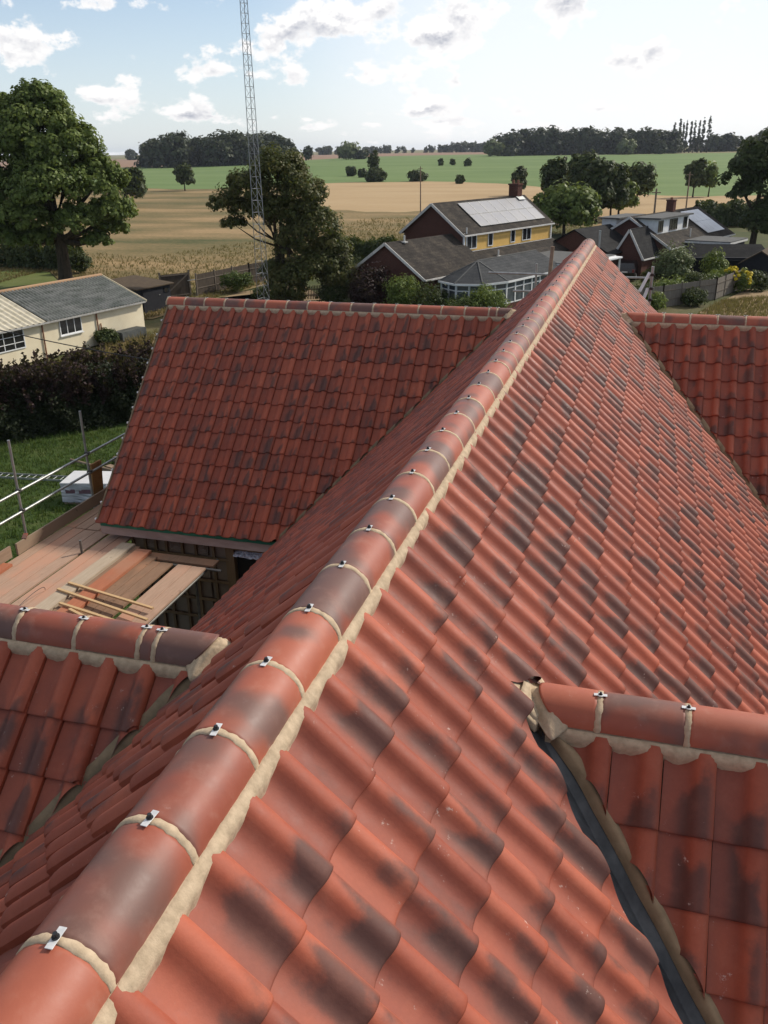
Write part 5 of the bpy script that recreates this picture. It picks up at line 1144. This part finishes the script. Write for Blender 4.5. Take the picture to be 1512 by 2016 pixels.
# car seen from behind on the drive
CR = thing('parked_car', 'black car with a pale rear number plate parked in front of the brick porch', 'car', (-.35, 84.8, 0), R(-8))
M_CAR = simple('black car paint', (.008, .008, .010), None, 3, .15, spec=.7)
pr = [(-2.1, .35), (-2.15, .75), (-2.0, 1.0), (-1.75, 1.55), (-1.2, 1.68), (.3, 1.66), (1.0, 1.12), (2.0, .95), (2.15, .7), (2.1, .35)]
m = MB(); k = len(pr)
def wd(z): return .88 if z < 1.05 else .88-(z-1.05)*.32
V = [(-wd(z), y, z) for y, z in pr]+[(wd(z), y, z) for y, z in pr]
m.add(V, [tuple(range(k)), tuple(range(2*k-1, k-1, -1))]+[(i, k+i, k+(i+1) % k, (i+1) % k) for i in range(k)]); part('body', m, M_CAR, CR)
m = MB(); m.slab([(-.66, -1.96, 1.08), (.66, -1.96, 1.08), (.60, -1.79, 1.5), (-.60, -1.79, 1.5)], .02); part('rear_window', m, M_GLASS, CR)
m = MB(); m.box((0, -2.16, .82), (.52, .02, .12)); part('number_plate', m, M_WHITE, CR)
for s_ in (-1, 1):
    m = MB(); m.box((s_*.74, -2.1, .92), (.16, .08, .26)); part('tail_light', m, simple('tail light', (.25, .012, .01), None, 3, .3), CR)
    for y in (-1.35, 1.35): m = MB(); m.tube((s_*.72, y, .33), (s_*.92, y, .33), .33, n=20); w = part('wheel', m, M_BLACK, CR); m = MB(); m.tube((s_*.925, y, .33), (s_*.935, y, .33), .2, n=16); part('rim', m, M_GALV, w)
# garden shed and shrubs
t = thing('garden_shed', 'small brown roofed garden shed at the right edge of the picture', 'shed', (10.6, 83.2, 0), R(-15))
gable(t, -1.6, 1.6, 0, 3, 1.7, 2.7, M_DARKWOOD, M_FELT, .2, False); m = MB(); m.box((1.9, -.4, .9), (.9, .06, 1.8)); part('side_panel', m, M_VERGE, t)
for x, y, r_, h, n, s_, mt, lab in ((3.5, 81.2, 2.0, 3.4, 6500, .13, M_LEAF_PALE, 'large pale green rounded bush beyond the right wing ridge'), (6.9, 84.2, 1.3, 2.6, 2600, .13, M_LEAF_OAK, 'conical green bush right of the large pale bush'), (1.6, 80.4, .8, 1.6, 1200, .12, M_LEAF_BROWN, 'reddish brown shrub left of the large pale bush'),
    (3.0, 71.8, 1.6, 1.7, 3000, .12, M_LEAF_OAK, 'clipped dark green shrub behind the grey garden fence, left one'), (1.2, 70.4, 1.4, 1.6, 2600, .12, M_LEAF_DARK, 'dark spreading shrub at the left end of the grey garden fence'), (5.5, 75.8, 1.6, 1.7, 3000, .12, M_LEAF_DARK, 'dark rounded shrub behind the middle of the grey garden fence'), (7.3, 79.6, 1.7, 1.7, 3200, .12, M_LEAF_OAK, 'long green shrub just left of the yellow flowering bush'),
    (2.0, 67.6, 1.1, 1.3, 2200, .11, M_LEAF_OAK, 'low green shrub on the near side of the grey fence at its left end'), (4.9, 70.9, 1.2, 1.2, 2200, .11, M_LEAF_DARK, 'low dark shrub on the near side of the grey fence, middle'),
    (4.3, 76.5, 1.2, 1.4, 2000, .12, M_LEAF_OAK, 'light green shrub between the pale bush and the grey fence'), (9.9, 79.2, 1.4, 1.6, 2400, .12, M_LEAF_DARK, 'dark shrub below the garden shed right of the yellow bush'),
    (-18.6, 63.6, 1.9, 3.3, 5200, .11, M_LEAF_PURPLE, 'dark purple leaved shrub in front of the brick bungalow gable'), (-16.0, 62.8, 1.6, 2.9, 4200, .11, M_LEAF_OAK, 'green shrub right of the purple shrub by the bungalow'), (-13.6, 62.0, 1.7, 2.4, 3600, .10, M_LEAF_DARK, 'low rounded dark shrub in front of the conservatory'), (-11.2, 61.4, 1.5, 1.8, 2800, .09, M_LEAF_BRIGHT, 'low yellow green shrub in front of the conservatory windows'),
    (-9.6, 61.8, 1.6, 2.4, 3600, .10, M_LEAF_OAK, 'leafy green shrub right of the conservatory by the scaffold pole'), (-22.2, 65.4, 1.5, 1.9, 2800, .11, M_LEAF_DARK, 'dark shrub left of the purple shrub beside the picket fence'), (-32.9, 70.6, 1.5, 1.7, 3200, .11, M_LEAF_BRIGHT, 'round bright green bush in front of the panel fence'), (-25.5, 64.5, 1.6, 1.5, 2600, .11, M_LEAF_BROWN, 'low brownish undergrowth bush below the bronze tree'), (-28.6, 66.6, 1.3, 1.2, 2000, .11, M_LEAF_DARK, 'low dark bush at the foot of the mast'),
    (-22.8, 72.5, 2.0, 2.6, 3000, .13, M_LEAF_DARK, 'tall dark bush between the bronze tree and the brick bungalow'), (*P3(118, 97)[:2], 1.5, 2.4, 2200, .16, M_LEAF_DARK, 'dark bush beside the trunk of the broad oak')):
    bush('shrub', lab, 'shrub', (x, y, 0), r_, h, n, s_, mt)
t = thing('flowering_bush', 'bush covered in bright yellow blossom beside the garden fence', 'bush', (8.6, 78.3, 0))
lb = [(0, 0, 1.0, 1.0, .8, .8), (-.7, .2, 1.5, .6, .5, .4), (.5, -.3, .7, .6, .5, .5)]
Pn, Nn, Kn = lobe_points(lb, 2200, 16, .24, .9); Pn[:, 2] = np.maximum(Pn[:, 2], .03); leaves('foliage', Pn, Nn, .12, M_LEAF_OAK, Kn, t)
Pn, Nn, Kn = lobe_points([(0, -.3, 1.3, .9, .7, .6), (-.7, 0, 1.7, .6, .5, .35), (.6, -.5, .9, .4, .4, .5)], 1500, 14, .16, .5); leaves('blossom', Pn, Nn, .11, M_YELLOW, Kn, t)
# utility poles
for px, r_, h, lab in ((828, 176, 8.2, 'thin wooden utility pole standing in the stubble left of the yellow house'), (1363, 150, 7.4, 'thin utility pole behind the chimney of the dormer house'), (1300, 98, 7.2, 'short post with a small finial behind the dormer house ridge')):
    m = MB(); m.tube((0, 0, -.1), (0, 0, h), .13, .09, 8); m.box((0, 0, h-.4), (.9, .08, .1)); solo('utility_pole', m, M_LOG, lab, 'pole', P3(px, r_))
# bits of scaffold at the far end of the main ridge
FS = thing('scaffold', 'scaffold tubes with a leaning wooden pole left of the far ridge end', 'scaffold', (-1.6, 21.2, 0))
def fl(p): return np.array(p, float)-np.array([-1.6, 21.2, 0])
m = MB(); m.tube(fl((-1.3, 21.2, 0)), fl((-.86, 21.2, 9.15)), .045, n=10); part('standard', m, M_LOG, FS)
for a, b in (((-2.35, 21.25, 8.52), (-.6, 21.25, 8.50)), ((-1.75, 21.3, 8.1), (-.9, 21.3, 8.1)), ((-1.25, 21.3, 0), (-1.22, 21.3, 8.75))): m = MB(); m.tube(fl(a), fl(b), .026, n=10); part('tube', m, M_GALV, FS)
FS2 = thing('scaffold', 'scaffold upright with white capped tubes right of the far ridge end', 'scaffold', (1.4, 20.9, 0))
def f2(p): return np.array(p, float)-np.array([1.4, 20.9, 0])
for a, b, r_, mt, nm in (((1.36, 20.9, 0), (1.42, 20.9, 8.78), .036, M_GALV, 'standard'), ((.3, 20.95, 8.52), (1.45, 20.95, 8.52), .026, M_GALV, 'tube'), ((1.18, 20.7, 8.25), (1.36, 20.9, 8.64), .036, M_WHITE, 'capped_tube'), ((1.20, 20.7, 7.85), (1.36, 20.9, 8.30), .036, M_WHITE, 'capped_tube'), ((.3, 20.95, 8.0), (1.45, 20.95, 8.0), .026, M_GALV, 'tube')): m = MB(); m.tube(f2(a), f2(b), r_, n=10); part(nm, m, mt, FS2)
for z in (8.6, 8.3, 8.05): m = MB(); m.box(f2((1.43, 20.87, z)), (.09, .09, .06), None, 0, .015); part('coupler', m, M_COUPLER, FS2)

# ------------------------------------------------------------------ summer haze over the fields
M_HAZE = bpy.data.materials.new('haze'); M_HAZE.use_nodes = True; nt = M_HAZE.node_tree; nt.nodes.remove(nt.nodes['Principled BSDF'])
pv = nt.nodes.new('ShaderNodeVolumePrincipled'); pv.inputs['Color'].default_value = (.80, .87, 1.0, 1); pv.inputs['Density'].default_value = .00007; pv.inputs['Anisotropy'].default_value = .2
nt.links.new(pv.outputs[0], nt.nodes['Material Output'].inputs['Volume'])
m = MB(); m.box((0, 0, 19.0), (14000, 14000, 42.0)); hzo = part('haze', m, M_HAZE, None); tag(hzo, 'thin pale air over the far fields', 'haze', None, 'stuff')
